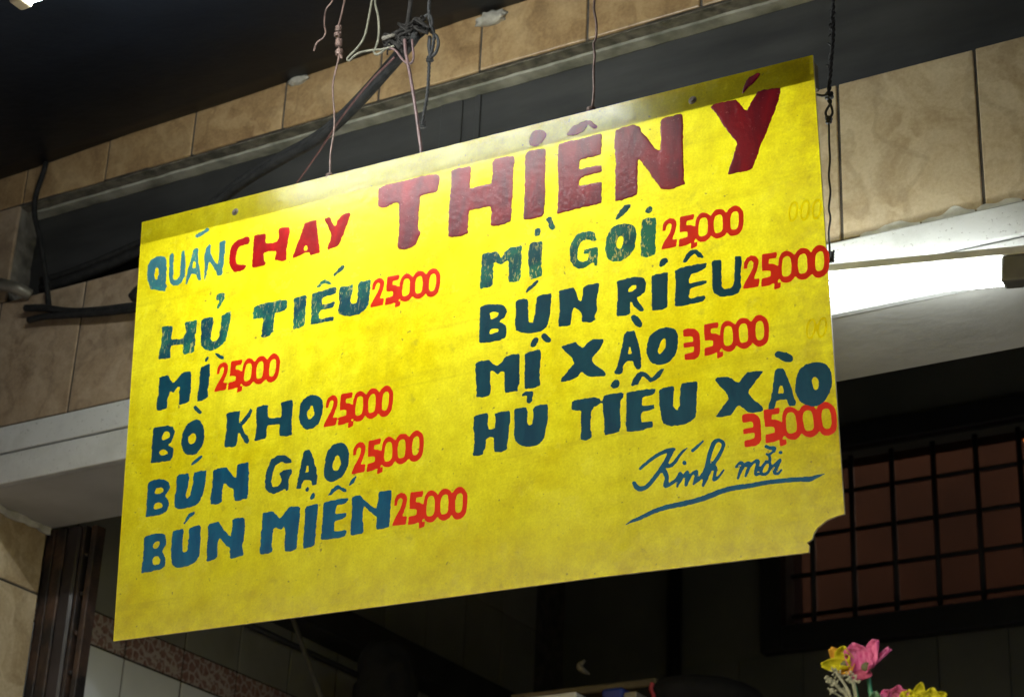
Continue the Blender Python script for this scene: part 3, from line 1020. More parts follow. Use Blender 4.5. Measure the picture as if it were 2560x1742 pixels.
W['THIEN'] = SH('B',
    ('+', '250 915 300 890 480 848 600 815 680 808 702 820 695 900 680 935 600 955 560 970 548 1080 545 1215 560 1235 540 1290 520 1330 450 1360 400 1355 395 1330 405 1200 405 1020 370 1020 310 1050 275 1055 250 1040'),
    ('+', '785 780 850 760 920 750 932 762 925 860 920 915 1000 890 1080 880 1090 790 1085 720 1110 695 1240 672 1250 690 1240 800 1235 900 1230 1040 1225 1150 1180 1175 1085 1192 1073 1180 1080 1100 1075 1040 1000 1060 915 1075 910 1150 908 1240 870 1260 780 1270 763 1265 765 1150 775 1000 785 880'),
    ('+', '1330 655 1360 635 1475 615 1478 700 1475 850 1475 1000 1462 1110 1440 1125 1340 1142 1315 1135 1315 1080 1325 900 1325 750'),
    ('c', '1385 488 1430 483 1472 493 1486 520 1468 560 1420 603 1380 606 1352 582 1360 540')) + SH('O',
    ('+', '160 705 250 680 400 650 560 605 625 595 638 610 635 720 625 825 540 845 395 880 390 985 480 960 625 938 638 945 632 1015 500 1045 395 1085 385 1165 500 1145 625 1122 640 1130 635 1240 635 1350 560 1375 400 1410 250 1450 150 1470 147 1440 160 1200 150 900'),
    ('c', '245 614 275 560 320 510 400 470 450 458 480 443 520 453 560 488 594 527 570 544 532 537 508 510 484 484 462 540 400 590 320 614'),
    ('+', '790 555 830 535 990 495 1050 510 1060 540 1090 600 1140 640 1200 730 1275 795 1285 700 1280 560 1280 440 1340 415 1500 375 1525 385 1530 500 1530 800 1540 1000 1535 1100 1555 1140 1480 1175 1420 1195 1330 1210 1280 1190 1200 1080 1130 980 1045 875 1030 900 1030 1100 1025 1255 960 1290 850 1325 780 1335 785 1150 785 900 780 780 768 680'))
W['Y'] = SH('C',
    ('+', '1025 470 1060 445 1130 430 1230 410 1260 440 1315 500 1350 440 1400 350 1450 335 1580 315 1587 330 1575 400 1545 490 1500 600 1460 700 1420 800 1385 900 1360 960 1270 985 1165 1005 1175 970 1215 850 1245 750 1180 680 1130 610 1090 540 1060 500'),
    ('+', '1400 200 1428 205 1400 250 1340 310 1280 368 1285 330 1310 270 1350 225'))
W['HU1'] = SH('A',
    ('+', '245 1275 285 1260 345 1262 350 1290 335 1350 340 1390 380 1385 440 1385 470 1330 465 1225 520 1215 575 1205 570 1290 555 1350 560 1400 545 1510 500 1515 460 1535 438 1510 450 1440 400 1430 340 1445 325 1480 328 1555 285 1568 212 1575 215 1540 235 1440 245 1350'),
    ('+', '620 1200 680 1180 730 1178 730 1220 715 1300 705 1380 725 1410 765 1400 785 1350 800 1260 810 1165 850 1140 892 1125 895 1150 885 1220 870 1310 850 1390 815 1440 760 1480 700 1497 650 1485 612 1450 605 1410 615 1330 612 1250'),
    ('+', '752 1000 765 970 800 950 838 958 835 1000 815 1030 795 1070 775 1100 765 1090 775 1050 790 1015 765 1030'))
W['TIEU1'] = SH('A',
    ('+', '1112 1085 1150 1060 1300 1030 1415 1008 1425 1030 1420 1100 1380 1130 1310 1135 1300 1200 1298 1310 1270 1345 1215 1375 1180 1365 1185 1320 1195 1250 1200 1185 1150 1190 1105 1195 1100 1150'),
    ('+', '1490 1000 1540 985 1595 970 1605 985 1600 1100 1590 1250 1550 1275 1480 1295 1480 1200 1490 1100')) + SH('I',
    ('+', '140 605 220 580 380 530 500 498 530 535 525 590 480 630 330 655 305 680 280 745 310 790 380 770 500 738 500 780 480 830 390 850 270 870 250 920 240 1000 310 1010 440 975 480 985 475 1040 380 1060 200 1100 100 1115 105 1060 120 950 120 750'),
    ('+', '205 505 270 410 340 382 400 400 450 435 430 462 390 455 350 440 310 455 270 505 215 520'),
    ('+', '475 320 500 270 580 190 650 135 665 185 640 220 550 290 490 335'),
    ('+', '580 505 650 490 750 480 780 455 790 500 775 620 750 730 780 775 850 760 870 660 870 520 885 440 920 410 1020 395 1075 378 1075 460 1060 600 1045 760 1000 860 900 930 760 975 650 970 570 930 550 870 570 750 570 600'))
W['MI1'] = SH('D',
    ('+', '225 540 300 520 315 545 350 595 380 570 430 500 500 480 520 480 520 580 515 700 500 770 425 800 405 795 410 720 410 620 390 640 355 685 325 660 312 700 298 750 295 830 220 855 195 850 195 800 210 700 215 600'),
    ('+', '610 450 650 425 700 410 695 520 680 650 680 725 630 755 580 768 577 740 590 640 600 540'),
    ('+', '650 365 665 345 690 340 688 365 665 395 645 392'), ('+', '745 315 770 312 825 345 828 370 800 368 755 340'))
W['BO'] = SH('D',
    ('+', '165 1015 230 1000 300 990 350 1005 368 1050 355 1100 330 1150 300 1175 345 1200 358 1230 345 1290 320 1325 240 1335 140 1348 142 1320 150 1200 160 1080'),
    ('h', '252 1060 300 1045 325 1070 317 1100 280 1123 247 1130'), ('h', '222 1235 265 1212 303 1235 298 1262 250 1278 222 1260'),
    ('c', '435 1090 455 1020 500 960 560 932 612 948 638 1000 643 1080 638 1160 602 1227 560 1263 500 1273 453 1247 428 1190 426 1140'),
    ('h', '492 1100 520 1067 557 1067 571 1110 552 1152 515 1171 489 1150'), ('+', '540 820 560 805 600 840 622 865 612 888 590 880 555 850'))
W['KHO'] = SH('D',
    ('+', '850 880 920 860 980 850 978 900 970 980 1020 920 1060 860 1078 830 1100 855 1080 900 1030 970 1000 1000 1020 1060 1055 1090 1070 1140 1050 1165 1020 1150 985 1080 965 1050 955 1120 948 1185 900 1195 840 1200 835 1170 850 1060 855 960'),
    ('+', '1140 815 1200 800 1245 800 1240 870 1245 920 1300 920 1365 915 1370 850 1365 780 1400 762 1478 748 1480 800 1470 900 1465 1000 1468 1080 1420 1095 1350 1095 1350 1030 1360 980 1300 985 1240 990 1228 1050 1230 1100 1210 1118 1120 1140 1115 1125 1125 1080 1135 980 1130 900'),
    ('c', '1537 860 1548 780 1590 727 1650 702 1712 707 1753 745 1763 800 1753 900 1717 982 1660 1023 1600 1033 1558 1002 1532 930'),
    ('h', '1606 880 1635 836 1660 794 1672 850 1684 880 1661 923 1628 940 1612 910'))
W['BUN1'] = SH('E',
    ('+', '135 410 180 392 240 390 270 405 278 440 262 480 240 500 270 525 272 560 255 600 225 620 160 635 118 640 122 580 128 480'),
    ('h', '180 455 215 440 237 455 230 476 178 492'), ('h', '170 555 205 538 231 552 227 577 173 594'),
    ('+', '325 360 400 350 405 380 395 440 380 500 390 515 410 500 430 420 435 345 480 335 517 330 515 390 500 480 475 540 420 575 350 588 310 580 305 540 318 450'),
    ('+', '415 295 440 262 485 230 493 240 460 275 425 300'),
    ('+', '565 330 600 318 650 310 680 350 712 385 720 340 725 290 798 275 800 330 795 440 792 515 740 530 705 535 700 500 700 460 665 440 640 405 628 440 620 490 622 540 590 555 545 560 545 520 558 430'))
W['GAO'] = SH('E',
    ('+', '905 400 915 330 945 260 990 232 1040 228 1075 255 1080 280 1050 285 1010 275 975 300 955 350 945 400 955 440 990 440 1015 400 1000 350 1030 328 1080 320 1085 340 1065 380 1062 460 1045 470 1035 450 1000 475 960 488 925 475 905 440'),
    ('+', '1155 235 1165 200 1200 193 1220 235 1240 310 1252 370 1245 420 1220 435 1208 400 1165 395 1150 420 1145 450 1110 452 1115 420 1130 360 1140 300'), ('-', '1185 290 1195 340 1170 350'),
    ('c', '1172 455 1185 438 1198 450 1187 474 1172 470'),
    ('c', '1298 300 1308 230 1335 178 1380 147 1422 147 1453 180 1463 230 1453 310 1421 372 1370 403 1328 411 1297 385 1292 340'), ('h', '1352 280 1385 222 1408 270 1402 310 1375 344 1346 320'))
W['BUN2'] = SH('Q',
    ('+', '115 500 150 460 220 435 360 420 420 440 440 500 440 590 380 680 420 760 430 800 420 900 380 940 250 970 85 1000 80 980 100 800 115 650'),
    ('h', '250 580 300 535 350 536 350 590 300 645 250 650'), ('h', '244 790 280 750 333 757 354 820 343 869 290 884 246 872'),
    ('+', '535 390 600 365 695 360 695 420 675 520 680 690 710 710 745 670 765 500 770 355 830 325 930 300 942 350 940 500 930 740 870 830 800 880 680 915 580 920 530 880 508 750 520 550'),
    ('+', '685 290 750 165 775 135 855 105 855 140 780 200 710 290'),
    ('+', '1045 330 1070 290 1140 265 1200 255 1270 360 1380 490 1390 370 1405 225 1430 212 1555 195 1580 220 1585 330 1565 530 1545 600 1560 745 1480 770 1370 795 1365 630 1300 590 1215 480 1190 560 1185 770 1150 800 1025 830 1030 700 1045 480'))
W['MIEN'] = SH('E',
    ('+', '890 610 960 600 975 620 1005 650 1060 580 1075 570 1138 572 1135 640 1120 760 1115 850 1075 865 1035 862 1035 790 1040 690 1010 725 975 705 962 720 950 800 955 865 920 883 870 885 875 800 885 690'),
    ('+', '1170 570 1250 552 1255 560 1248 650 1240 740 1235 825 1200 838 1155 852 1158 800 1165 700'), ('c', '1202 500 1220 477 1238 487 1230 517 1206 525'),
    ('+', '1290 545 1340 530 1455 512 1455 530 1440 545 1375 565 1370 620 1440 612 1440 635 1410 655 1365 665 1360 735 1440 722 1445 735 1435 765 1380 780 1275 792 1278 740 1288 640'),
    ('+', '1315 500 1345 455 1385 425 1440 455 1440 472 1420 472 1390 455 1370 470 1345 495'), ('+', '1460 430 1475 395 1505 368 1510 378 1490 415 1465 432'),
    ('+', '1480 510 1500 500 1535 495 1555 520 1600 560 1640 590 1650 540 1655 475 1690 465 1742 460 1740 520 1730 620 1725 705 1680 718 1642 722 1640 680 1645 640 1600 605 1558 560 1552 610 1548 660 1558 690 1555 745 1510 755 1468 760 1470 700 1480 600'))
W['MI2'] = SH('K',
    ('+', '150 795 210 775 340 750 380 770 425 850 480 760 545 695 640 675 715 660 735 690 715 760 725 860 715 1000 715 1130 680 1185 530 1205 535 1100 535 900 525 880 470 905 420 950 380 920 320 890 310 1000 310 1150 305 1240 230 1275 130 1290 115 1270 130 1100 145 930'),
    ('+', '865 630 930 615 1005 598 1025 620 1020 780 1010 950 1020 1050 1015 1110 940 1140 850 1150 840 1080 825 960 815 870 820 750 835 660'),
    ('c', '900 480 930 415 993 402 1005 440 988 502 965 534 905 528'), ('+', '1075 290 1110 250 1155 240 1165 290 1215 400 1205 430 1170 445 1135 425 1100 330'))
W['GOI'] = SH('K',
    ('+', '1420 800 1430 680 1470 570 1540 495 1650 460 1720 452 1785 480 1800 540 1820 570 1790 600 1755 610 1710 575 1650 580 1580 620 1545 700 1530 780 1545 870 1605 905 1670 880 1705 830 1695 775 1625 780 1640 725 1720 700 1830 685 1830 800 1830 900 1820 955 1785 960 1775 910 1700 940 1620 1000 1540 1005 1470 960 1430 880')) + SH('F',
    ('c', '1153 350 1163 280 1208 208 1280 187 1352 192 1398 225 1393 320 1377 392 1342 442 1280 483 1208 493 1167 467 1147 400'), ('h', '1237 330 1265 280 1293 298 1293 350 1265 395 1237 372'),
    ('+', '1225 150 1265 80 1305 40 1355 35 1340 70 1270 140 1240 158'),
    ('+', '1440 155 1480 145 1550 138 1555 180 1545 300 1550 400 1530 440 1480 455 1430 445 1430 350 1432 230'), ('c', '1467 85 1495 52 1525 56 1523 92 1495 113 1469 102'))
W['BUN3'] = SH('F',
    ('+', '160 845 210 825 300 825 350 835 378 880 350 930 310 960 360 985 372 1030 360 1085 320 1110 230 1125 150 1132 152 1050 158 930'),
    ('-', '235 900 260 885 315 890 300 920 245 950'), ('-', '235 1030 255 1015 312 1020 300 1045 232 1062'),
    ('+', '437 805 470 785 535 780 540 830 540 900 545 965 575 970 595 900 600 830 608 770 650 750 725 735 722 800 710 920 690 1000 640 1040 560 1058 480 1050 440 1030 435 950 445 870'),
    ('+', '515 730 530 700 610 635 622 640 600 675 530 735'),
    ('+', '782 720 830 705 895 690 910 710 940 790 962 805 970 750 975 690 1010 670 1100 655 1100 700 1080 790 1085 870 1065 920 1075 945 1040 968 965 965 965 900 940 870 900 850 885 900 875 985 840 1000 780 1000 778 960 790 880 785 800'))
W['RIEU'] = SH('F',
    ('+', '1240 645 1300 625 1400 605 1455 615 1475 660 1465 720 1430 760 1395 775 1430 830 1460 865 1450 882 1420 880 1380 850 1350 790 1345 830 1350 890 1320 915 1240 920 1238 860 1248 780 1245 700'),
    ('-', '1335 705 1360 680 1395 675 1395 700 1360 725 1330 728'),
    ('+', '1515 605 1560 585 1645 568 1645 640 1640 750 1640 850 1600 868 1520 875 1515 820 1515 700'), ('c', '1577 490 1600 462 1637 457 1651 485 1622 518 1588 533 1572 515')) + SH('G',
    ('+', '265 600 310 575 440 550 510 540 500 580 450 610 385 625 370 700 430 685 510 672 510 695 450 715 385 735 372 790 380 815 430 800 490 785 500 805 480 835 400 850 310 870 265 868 265 800 272 700'),
    ('+', '325 530 345 485 380 445 425 437 470 465 485 490 475 505 445 500 415 470 385 490 360 530 335 538'),
    ('+', '545 530 580 515 622 520 620 600 622 720 640 740 690 730 715 700 720 600 720 490 770 487 775 520 765 620 770 720 750 770 700 790 620 800 570 775 550 735 552 640'))
W['MI3'] = SH('F',
    ('+', '125 1290 170 1272 230 1262 260 1290 300 1315 340 1270 360 1240 420 1220 470 1215 472 1300 470 1400 475 1450 455 1480 460 1510 400 1522 355 1520 352 1450 352 1360 330 1355 295 1380 260 1350 240 1355 238 1420 245 1480 235 1545 190 1560 130 1558 130 1480 122 1380'),
    ('+', '510 1215 560 1195 630 1180 640 1200 635 1300 630 1400 635 1465 590 1485 510 1495 510 1430 515 1320'),
    ('c', '557 1140 574 1097 606 1082 623 1100 612 1142 585 1168 559 1162'), ('c', '642 1073 660 1049 692 1063 724 1100 718 1128 683 1128 652 1102'))
W['XAO1'] = SH('F',
    ('+', '800 1160 850 1140 915 1122 945 1155 975 1170 1020 1120 1050 1100 1135 1098 1130 1140 1090 1200 1050 1240 1042 1275 1085 1315 1140 1350 1155 1380 1145 1392 1060 1398 1010 1395 960 1355 930 1400 870 1425 790 1442 810 1400 870 1330 905 1290 880 1240 830 1200'),
    ('+', '1300 1065 1320 1040 1380 1032 1395 1065 1410 1130 1430 1220 1438 1310 1425 1335 1395 1340 1375 1310 1370 1270 1330 1275 1295 1295 1285 1360 1265 1378 1225 1380 1222 1350 1245 1310 1265 1230 1285 1140'), ('-', '1342 1155 1360 1215 1328 1220'),
    ('c', '1347 928 1375 904 1412 928 1446 970 1439 1002 1415 1014 1372 977'),
    ('c', '1478 1150 1498 1078 1550 1027 1620 1005 1693 1012 1723 1060 1728 1130 1708 1222 1652 1288 1580 1311 1518 1292 1482 1240 1475 1190'), ('h', '1575 1160 1600 1100 1628 1087 1628 1140 1612 1197 1578 1225 1564 1200'))
W['HU2'] = SH('N',
    ('+', '20 600 70 580 145 570 155 600 150 660 160 720 215 715 220 640 215 580 260 560 355 545 358 640 350 720 345 800 330 860 335 910 285 935 210 935 205 900 205 800 165 798 130 820 128 900 110 920 105 960 60 970 10 970 12 930 25 850 15 720'),
    ('+', '395 540 440 525 515 512 525 590 512 650 530 690 565 680 575 600 570 530 610 500 710 483 715 560 712 650 690 720 685 790 660 830 610 875 550 888 460 880 400 830 395 750 400 640'),
    ('+', '470 400 500 370 570 370 575 400 565 460 545 480 520 475 510 450 520 410 500 405 475 415'))
W['TIEU2'] = SH('N',
    ('+', '935 465 960 450 1060 435 1160 422 1200 440 1212 470 1195 490 1140 515 1120 560 1115 640 1110 720 1125 760 1120 800 1070 830 1020 820 1015 790 1025 720 1020 640 1025 550 985 548 930 540'),
    ('+', '1230 415 1260 398 1400 380 1425 390 1420 425 1395 450 1390 560 1395 700 1380 745 1310 770 1250 780 1240 740 1240 640 1228 560 1222 480'), ('c', '1302 300 1330 258 1372 258 1389 290 1373 333 1328 349 1301 326'),
    ('+', '1445 385 1500 370 1600 350 1725 340 1720 380 1690 405 1600 420 1590 500 1640 505 1705 492 1710 530 1650 550 1590 565 1585 660 1640 650 1695 645 1700 670 1690 705 1600 730 1500 748 1450 740 1440 680 1448 540'),
    ('+', '1490 305 1510 250 1550 195 1605 178 1650 205 1685 245 1720 210 1770 155 1808 155 1790 195 1750 250 1715 265 1670 285 1640 255 1600 225 1575 270 1555 305 1500 322'),
    ('+', '1755 360 1800 330 1890 322 1895 360 1885 430 1890 510 1925 550 1945 500 1950 390 1960 300 2010 285 2112 275 2112 350 2105 480 2100 600 2060 650 1990 675 1890 695 1830 690 1790 660 1770 590 1755 480'))
W['XAO2'] = SH('M',
    ('+', '45 520 90 485 200 480 285 490 330 540 395 570 440 500 525 410 600 400 755 388 740 430 680 500 600 600 525 710 600 800 740 920 760 965 720 990 620 1010 520 1000 460 940 400 895 340 950 315 1000 270 1045 100 1075 60 1055 110 980 200 860 250 790 190 690 130 630 70 570'),
    ('+', '920 400 960 360 1040 358 1070 400 1120 520 1165 640 1200 780 1235 860 1220 900 1140 915 1115 880 1095 810 1000 815 940 830 930 900 905 960 820 960 825 920 860 800 890 640 910 500'), ('-', '1020 590 1052 670 1045 720 968 728 985 640'),
    ('c', '915 140 968 101 1040 112 1133 137 1186 190 1186 243 1152 273 1078 264 987 218 925 188'),
    ('c', '1232 500 1268 388 1338 318 1450 271 1582 261 1683 298 1743 388 1759 500 1759 600 1718 732 1652 843 1550 904 1448 919 1336 883 1257 802 1216 690 1216 600'), ('h', '1464 500 1520 479 1560 530 1566 590 1550 666 1498 671 1480 600 1464 540'))
W['KINH'] = ST('L',
    '120 595 50 150 640 60 200 660 60 280 620 48 380 500 50 460 390 60 520 290 60 565 205 48',
    '190 425 32 250 370 36 340 300 40 450 235 45 560 205 50 585 200 30',
    '735 185 15 680 230 30 620 310 36 560 380 45 490 400 45',
    '440 420 50 480 470 60 500 540 50 480 620 50 520 615 40',
    '520 615 40 600 560 38 655 480 38 650 540 34 620 630 26',
    '703 355 50 704 356 50',
    '620 630 20 700 500 30 740 460 32 730 540 36 720 620 26 780 500 32 845 455 36 830 540 36 810 605 26',
    '810 605 20 880 540 36 960 420 55 990 280 52 1040 140 52 1090 95 46 1150 120 46 1150 180 42 1100 280 44 1040 370 48 990 450 55 950 540 55 920 620 30',
    '930 500 40 1000 430 40 1060 400 36 1060 480 38 1045 555 36 1100 520 30 1160 440 20',
    '800 215 38 850 170 34 920 105 18')
W['MOI'] = ST('L',
    '1305 405 28 1350 355 34 1385 375 40 1350 460 40 1325 535 26', '1360 450 26 1420 370 36 1460 365 40 1440 440 40 1415 510 28',
    '1440 430 26 1510 350 36 1560 335 40 1540 430 44 1530 490 36 1570 490 30',
    '1650 350 36 1600 420 40 1595 480 38 1650 485 36 1700 420 36 1690 350 34 1650 340 30', '1700 330 30 1690 280 34 1660 255 26', '1690 260 30 1720 240 30',
    '1650 165 36 1700 185 44 1750 185 44 1740 225 36', '1690 420 26 1760 370 26 1815 325 36 1780 400 38 1750 470 40 1790 480 32 1830 440 24', '1821 236 44 1823 237 44')
W['LINE'] = ST('L', '25 1075 8 90 1035 30 180 1000 42 350 920 52 500 870 56 640 840 60 820 800 62 1000 740 64 1200 665 60 1450 625 58 1700 580 54 1950 555 54 2150 545 60 2230 520 45 2330 485 8')

# one price, traced once; the others are the same stencil set down at their own places
T2 = ('+', '1110 520 1115 460 1150 395 1210 360 1260 370 1290 410 1290 470 1275 530 1250 600 1215 690 1290 685 1270 790 1200 805 1080 825 1085 790 1130 700 1190 600 1225 520 1235 450 1205 425 1170 445 1150 490 1140 540 1105 545')
T5 = [('+', '1350 345 1430 330 1530 310 1535 340 1520 385 1430 400 1420 475 1480 475 1535 500 1550 590 1540 680 1510 730 1450 750 1400 775 1310 795 1325 685 1380 670 1440 650 1445 570 1400 565 1335 572 1340 480'),
      ('+', '1480 760 1555 735 1550 800 1475 830')]
T0 = [[('c', '1556 420 1588 338 1640 288 1702 296 1750 338 1764 370 1764 500 1759 612 1722 684 1670 729 1597 734 1549 692 1540 560'), ('h', '1596 420 1628 364 1693 355 1718 400 1715 560 1694 625 1640 656 1590 656 1574 590')],
      [('c', '1761 350 1798 287 1850 248 1923 251 1964 298 1974 330 1970 480 1964 602 1922 654 1850 695 1787 679 1750 632 1745 500'), ('h', '1796 400 1828 334 1893 315 1921 350 1921 500 1905 586 1850 612 1795 611 1789 500')],
      [('c', '1971 320 2007 257 2060 208 2112 201 2164 238 2200 300 2195 420 2179 542 2148 604 2090 650 2018 660 1980 622 1960 560 1965 440'), ('h', '2020 380 2037 315 2086 279 2130 290 2141 350 2135 482 2103 561 2048 577 2014 550 2012 460')]]
M3 = ('+', '445 1045 500 1020 620 1020 670 1050 705 1110 715 1250 718 1400 690 1450 640 1485 485 1505 480 1420 560 1400 620 1380 632 1360 628 1290 465 1315 460 1250 610 1220 605 1150 580 1130 450 1145')


def hom(a, b):
    A, r = [], []
    for (x, y), (u, v) in zip(a, b):
        A += [[x, y, 1, 0, 0, 0], [0, 0, 0, x, y, 1]]
        r += [u, v]
    s = np.linalg.lstsq(np.array(A), np.array(r), rcond=None)[0]
    return lambda p: np.stack([p @ s[0:2] + s[2], p @ s[3:5] + s[5]], 1)


REF25 = [(1080, 825), (1210, 360), (2110, 205), (2045, 655)]
REF35 = [(1310, 795), (1350, 345), (2110, 205), (2045, 655)]
REFT = [(445, 1045), (485, 1505), (718, 1400), (670, 1050)]


def price(k, pts, three=None):
    f = hom(REF35 if three else REF25, src(k, np.array(pts, float)))
    out = []
    for typ, s in ([] if three else [T2]) + T5 + [x for z in T0 for x in z]:
        p = f(P(s))
        p = chaikin(p, 2) if typ in 'ch' else chaikin(p, 1, 0.1)
        out.append(('-' if typ in '-h' else '+', p))
    if three:
        g = hom(REFT, src(k, np.array(three, float)))
        out.append(('+', chaikin(g(P(M3[1])), 1, 0.12)))
    return out


corners = at_many([(355, 556), (2032, 138), (2111, 1284), (2092, 1289), (2066, 1300), (2043, 1319), (2034, 1333), (2030, 1347), (2024, 1351), (2017, 1356), (2023, 1363), (2022, 1380), (1500, 1441.5), (1000, 1508), (283, 1602)], SIGN_Y)
sign = empty('menu_sign', (corners[:, 0].mean(), SIGN_Y, corners[:, 2].min()))
tag(sign, 'yellow hand-painted menu board hanging on wires in front of the shop', 'sign')
n = len(corners)
SHEET = 0.0035
bk = corners + [0, SHEET, 0]
me = bpy.data.meshes.new('panel')
me.from_pydata(corners.tolist() + bk.tolist(), [], [tuple(range(n))[::-1]] + [(i, (i + 1) % n, n + (i + 1) % n, n + i) for i in range(n)])
me.materials.append(M['sign']); me.materials.append(M['sign_edge'])
for p in me.polygons[1:]:
    p.material_index = 1
panel = link('panel', me, None, sign)

# wooden rail behind the top edge: it keeps the tube's light off the upper strip
r0, r1 = at(357, 560, SIGN_Y), at(2031, 142, SIGN_Y)
y0, y1 = SIGN_Y + 0.0075, SIGN_Y + 0.026
RH = 0.044
mesh('support_rail', [(r0.x, y0, r0.z - .002), (r1.x - .002, y0, r1.z - .002), (r1.x - .002, y0, r1.z - RH), (r0.x, y0, r0.z - RH),
                      (r0.x, y1, r0.z - .002), (r1.x - .002, y1, r1.z - .002), (r1.x - .002, y1, r1.z - RH), (r0.x, y1, r0.z - RH)],
     [(0, 1, 2, 3), (5, 4, 7, 6), (4, 5, 1, 0), (3, 2, 6, 7), (4, 0, 3, 7), (1, 5, 6, 2)], M['rail'], sign)
for px, py in ((588, 530), (1731, 251)):
    c = at(px, py, SIGN_Y)
    bm = bmesh.new()
    bmesh.ops.create_cone(bm, cap_ends=True, segments=14, radius1=0.0048, radius2=0.0034, depth=0.003, matrix=Matrix.Translation((c.x, SIGN_Y - 0.0016, c.z)) @ Matrix.Rotation(math.pi / 2, 4, 'X'))
    s_ = bm_obj('screw', bm, M['screw'], sign)
    bm = bmesh.new()
    bmesh.ops.create_cone(bm, cap_ends=True, segments=18, radius1=0.0068, radius2=0.0060, depth=0.001, matrix=Matrix.Translation((c.x, SIGN_Y - 0.0006, c.z)) @ Matrix.Rotation(math.pi / 2, 4, 'X'))
    bm_obj('washer', bm, M['rail'], s_)

for key, mt, rg, th, lab in (
        ('QUAN', 'teal', 1.4, .0002, 'teal blue painted word QUÁN'), ('CHAY', 'red', 1.3, .0003, 'dark red painted word CHAY'),
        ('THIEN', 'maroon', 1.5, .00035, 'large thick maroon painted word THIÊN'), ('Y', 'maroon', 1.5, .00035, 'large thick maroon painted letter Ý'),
        ('HU1', 'navy_worn', 1.8, .00025, 'worn blue green word HỦ in the left column'), ('TIEU1', 'navy_worn', 1.8, .00025, 'worn blue green word TIẾU in the left column'),
        ('MI1', 'navy', 1.5, .00025, 'blue word MÌ in the left column'), ('BO', 'navy', 1.4, .00025, 'blue word BÒ'), ('KHO', 'navy', 1.4, .00025, 'blue word KHO'),
        ('BUN1', 'blue', 1.4, .00025, 'blue word BÚN before GẠO'), ('GAO', 'navy', 1.4, .00025, 'blue word GẠO'),
        ('BUN2', 'blue', 1.4, .00025, 'blue word BÚN before MIẾN'), ('MIEN', 'blue', 1.4, .00025, 'blue word MIẾN'),
        ('MI2', 'navy_worn', 1.9, .00025, 'worn blue green word MÌ before GÓI'), ('GOI', 'navy_worn', 1.6, .00025, 'worn blue green word GÓI'),
        ('BUN3', 'navy', 1.3, .00025, 'blue word BÚN before RIÊU'), ('RIEU', 'navy', 1.3, .00025, 'blue word RIÊU'),
        ('MI3', 'navy', 1.4, .00025, 'blue word MÌ before XÀO'), ('XAO1', 'navy', 1.3, .00025, 'blue word XÀO after MÌ'),
        ('HU2', 'navy', 1.5, .00025, 'blue word HỦ in the right column'), ('TIEU2', 'navy', 1.4, .00025, 'blue word TIỄU in the right column'), ('XAO2', 'navy', 1.3, .0003, 'blue word XÀO above the lowest price'),
        ('KINH', 'blue', 0.7, .0002, 'blue handwritten word Kính'), ('MOI', 'blue', 0.7, .0002, 'blue handwritten word mời'), ('LINE', 'blue', 1.0, .0002, 'blue brushed underline below the handwriting')):
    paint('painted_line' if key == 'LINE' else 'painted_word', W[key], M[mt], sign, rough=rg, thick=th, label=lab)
for k, pts, three, lab in (
        ('I', REF25, None, 'red price 25.000 after HỦ TIẾU'), ('D', [(740, 678), (825, 392), (1310, 325), (1265, 577)], None, 'red price 25.000 after MÌ'),
        ('J', [(110, 545), (215, 225), (740, 142), (715, 435)], None, 'red price 25.000 after BÒ KHO'), ('J', [(395, 1010), (475, 690), (1045, 582), (1010, 877)], None, 'red price 25.000 after BÚN GẠO'),
        ('J', [(803, 1515), (880, 1190), (1480, 1138), (1430, 1450)], None, 'red price 25.000 after BÚN MIẾN'), ('G', [(160, 438), (235, 200), (725, 110), (715, 330)], None, 'red price 25.000 after MÌ GÓI'),
        ('G', [(785, 740), (850, 480), (1375, 412), (1360, 645)], None, 'red price 25.000 after BÚN RIÊU'),
        ('G', [(495, 1245), (487, 1010), (920, 937), (905, 1172)], [(328, 1052), (345, 1275), (452, 1230), (440, 1055)], 'red price 35.000 after MÌ XÀO'),
        ('M', [(780, 1445), (768, 965), (1670, 850), (1690, 1335)], REFT, 'red price 35.000 below HỦ TIỄU XÀO')):
    paint('painted_price', price(k, pts, three), M['price_red'], sign, rough=0.6, thick=.0003, step=1.8, label=lab, lift=0.0003, grow=0.9)
for k, cs in (('G', [(1165, 150), (1255, 140), (1345, 132)]), ('G', [(1300, 1040), (1385, 1030)])):
    sh = []
    for cx, cy in cs:
        a = np.linspace(0, 2 * math.pi, 25)[:-1]
        for typ, rx, ry in (('+', 38, 80), ('-', 22, 62)):
            sh.append((typ, src(k, np.stack([cx + rx * np.cos(a) - 10 * np.sin(a), cy + ry * np.sin(a)], 1))))
    paint('faded_number', sh, M['ghost'], sign, rough=1.0, thick=0.0, label='faint faded zeros near the right edge', lift=0.0002)


# ------------------------------------------------------------------ hanging wires
YS = SIGN_Y + 0.006             # wires come down to the rail just behind the sheet
def up_to_canopy(p):
    """continue a wire from p to the underside of the canopy"""
    return Vector((p.x + .004, p.y, canopy_z(p.x, p.y) + .004))


def wire_pts(pts, y, rise=False):
    q = [at(x, yy, y + (d[0] if d else 0)) for x, yy, *d in pts]
    if rise:
        t = up_to_canopy(q[0])
        q = [t, (t + q[0]) / 2 + Vector((.003, 0, 0))] + q
    return q


def knot(c, r, wr, turns, seed, h):
    """a few tight turns of wire round a point"""
    rnd = random.Random(seed)
    pts = []
    for i in range(turns * 10 + 1):
        a = 2 * math.pi * i / 10
        k = i / (turns * 10)
        rr = r * (1 + rnd.uniform(-.2, .2))
        pts.append(Vector(c) + Vector((math.cos(a) * rr, math.sin(a) * rr, h * (.5 - k) + rnd.uniform(-.1, .1) * h / turns)))
    return (pts, wr)


GW = 'wires holding the sign'
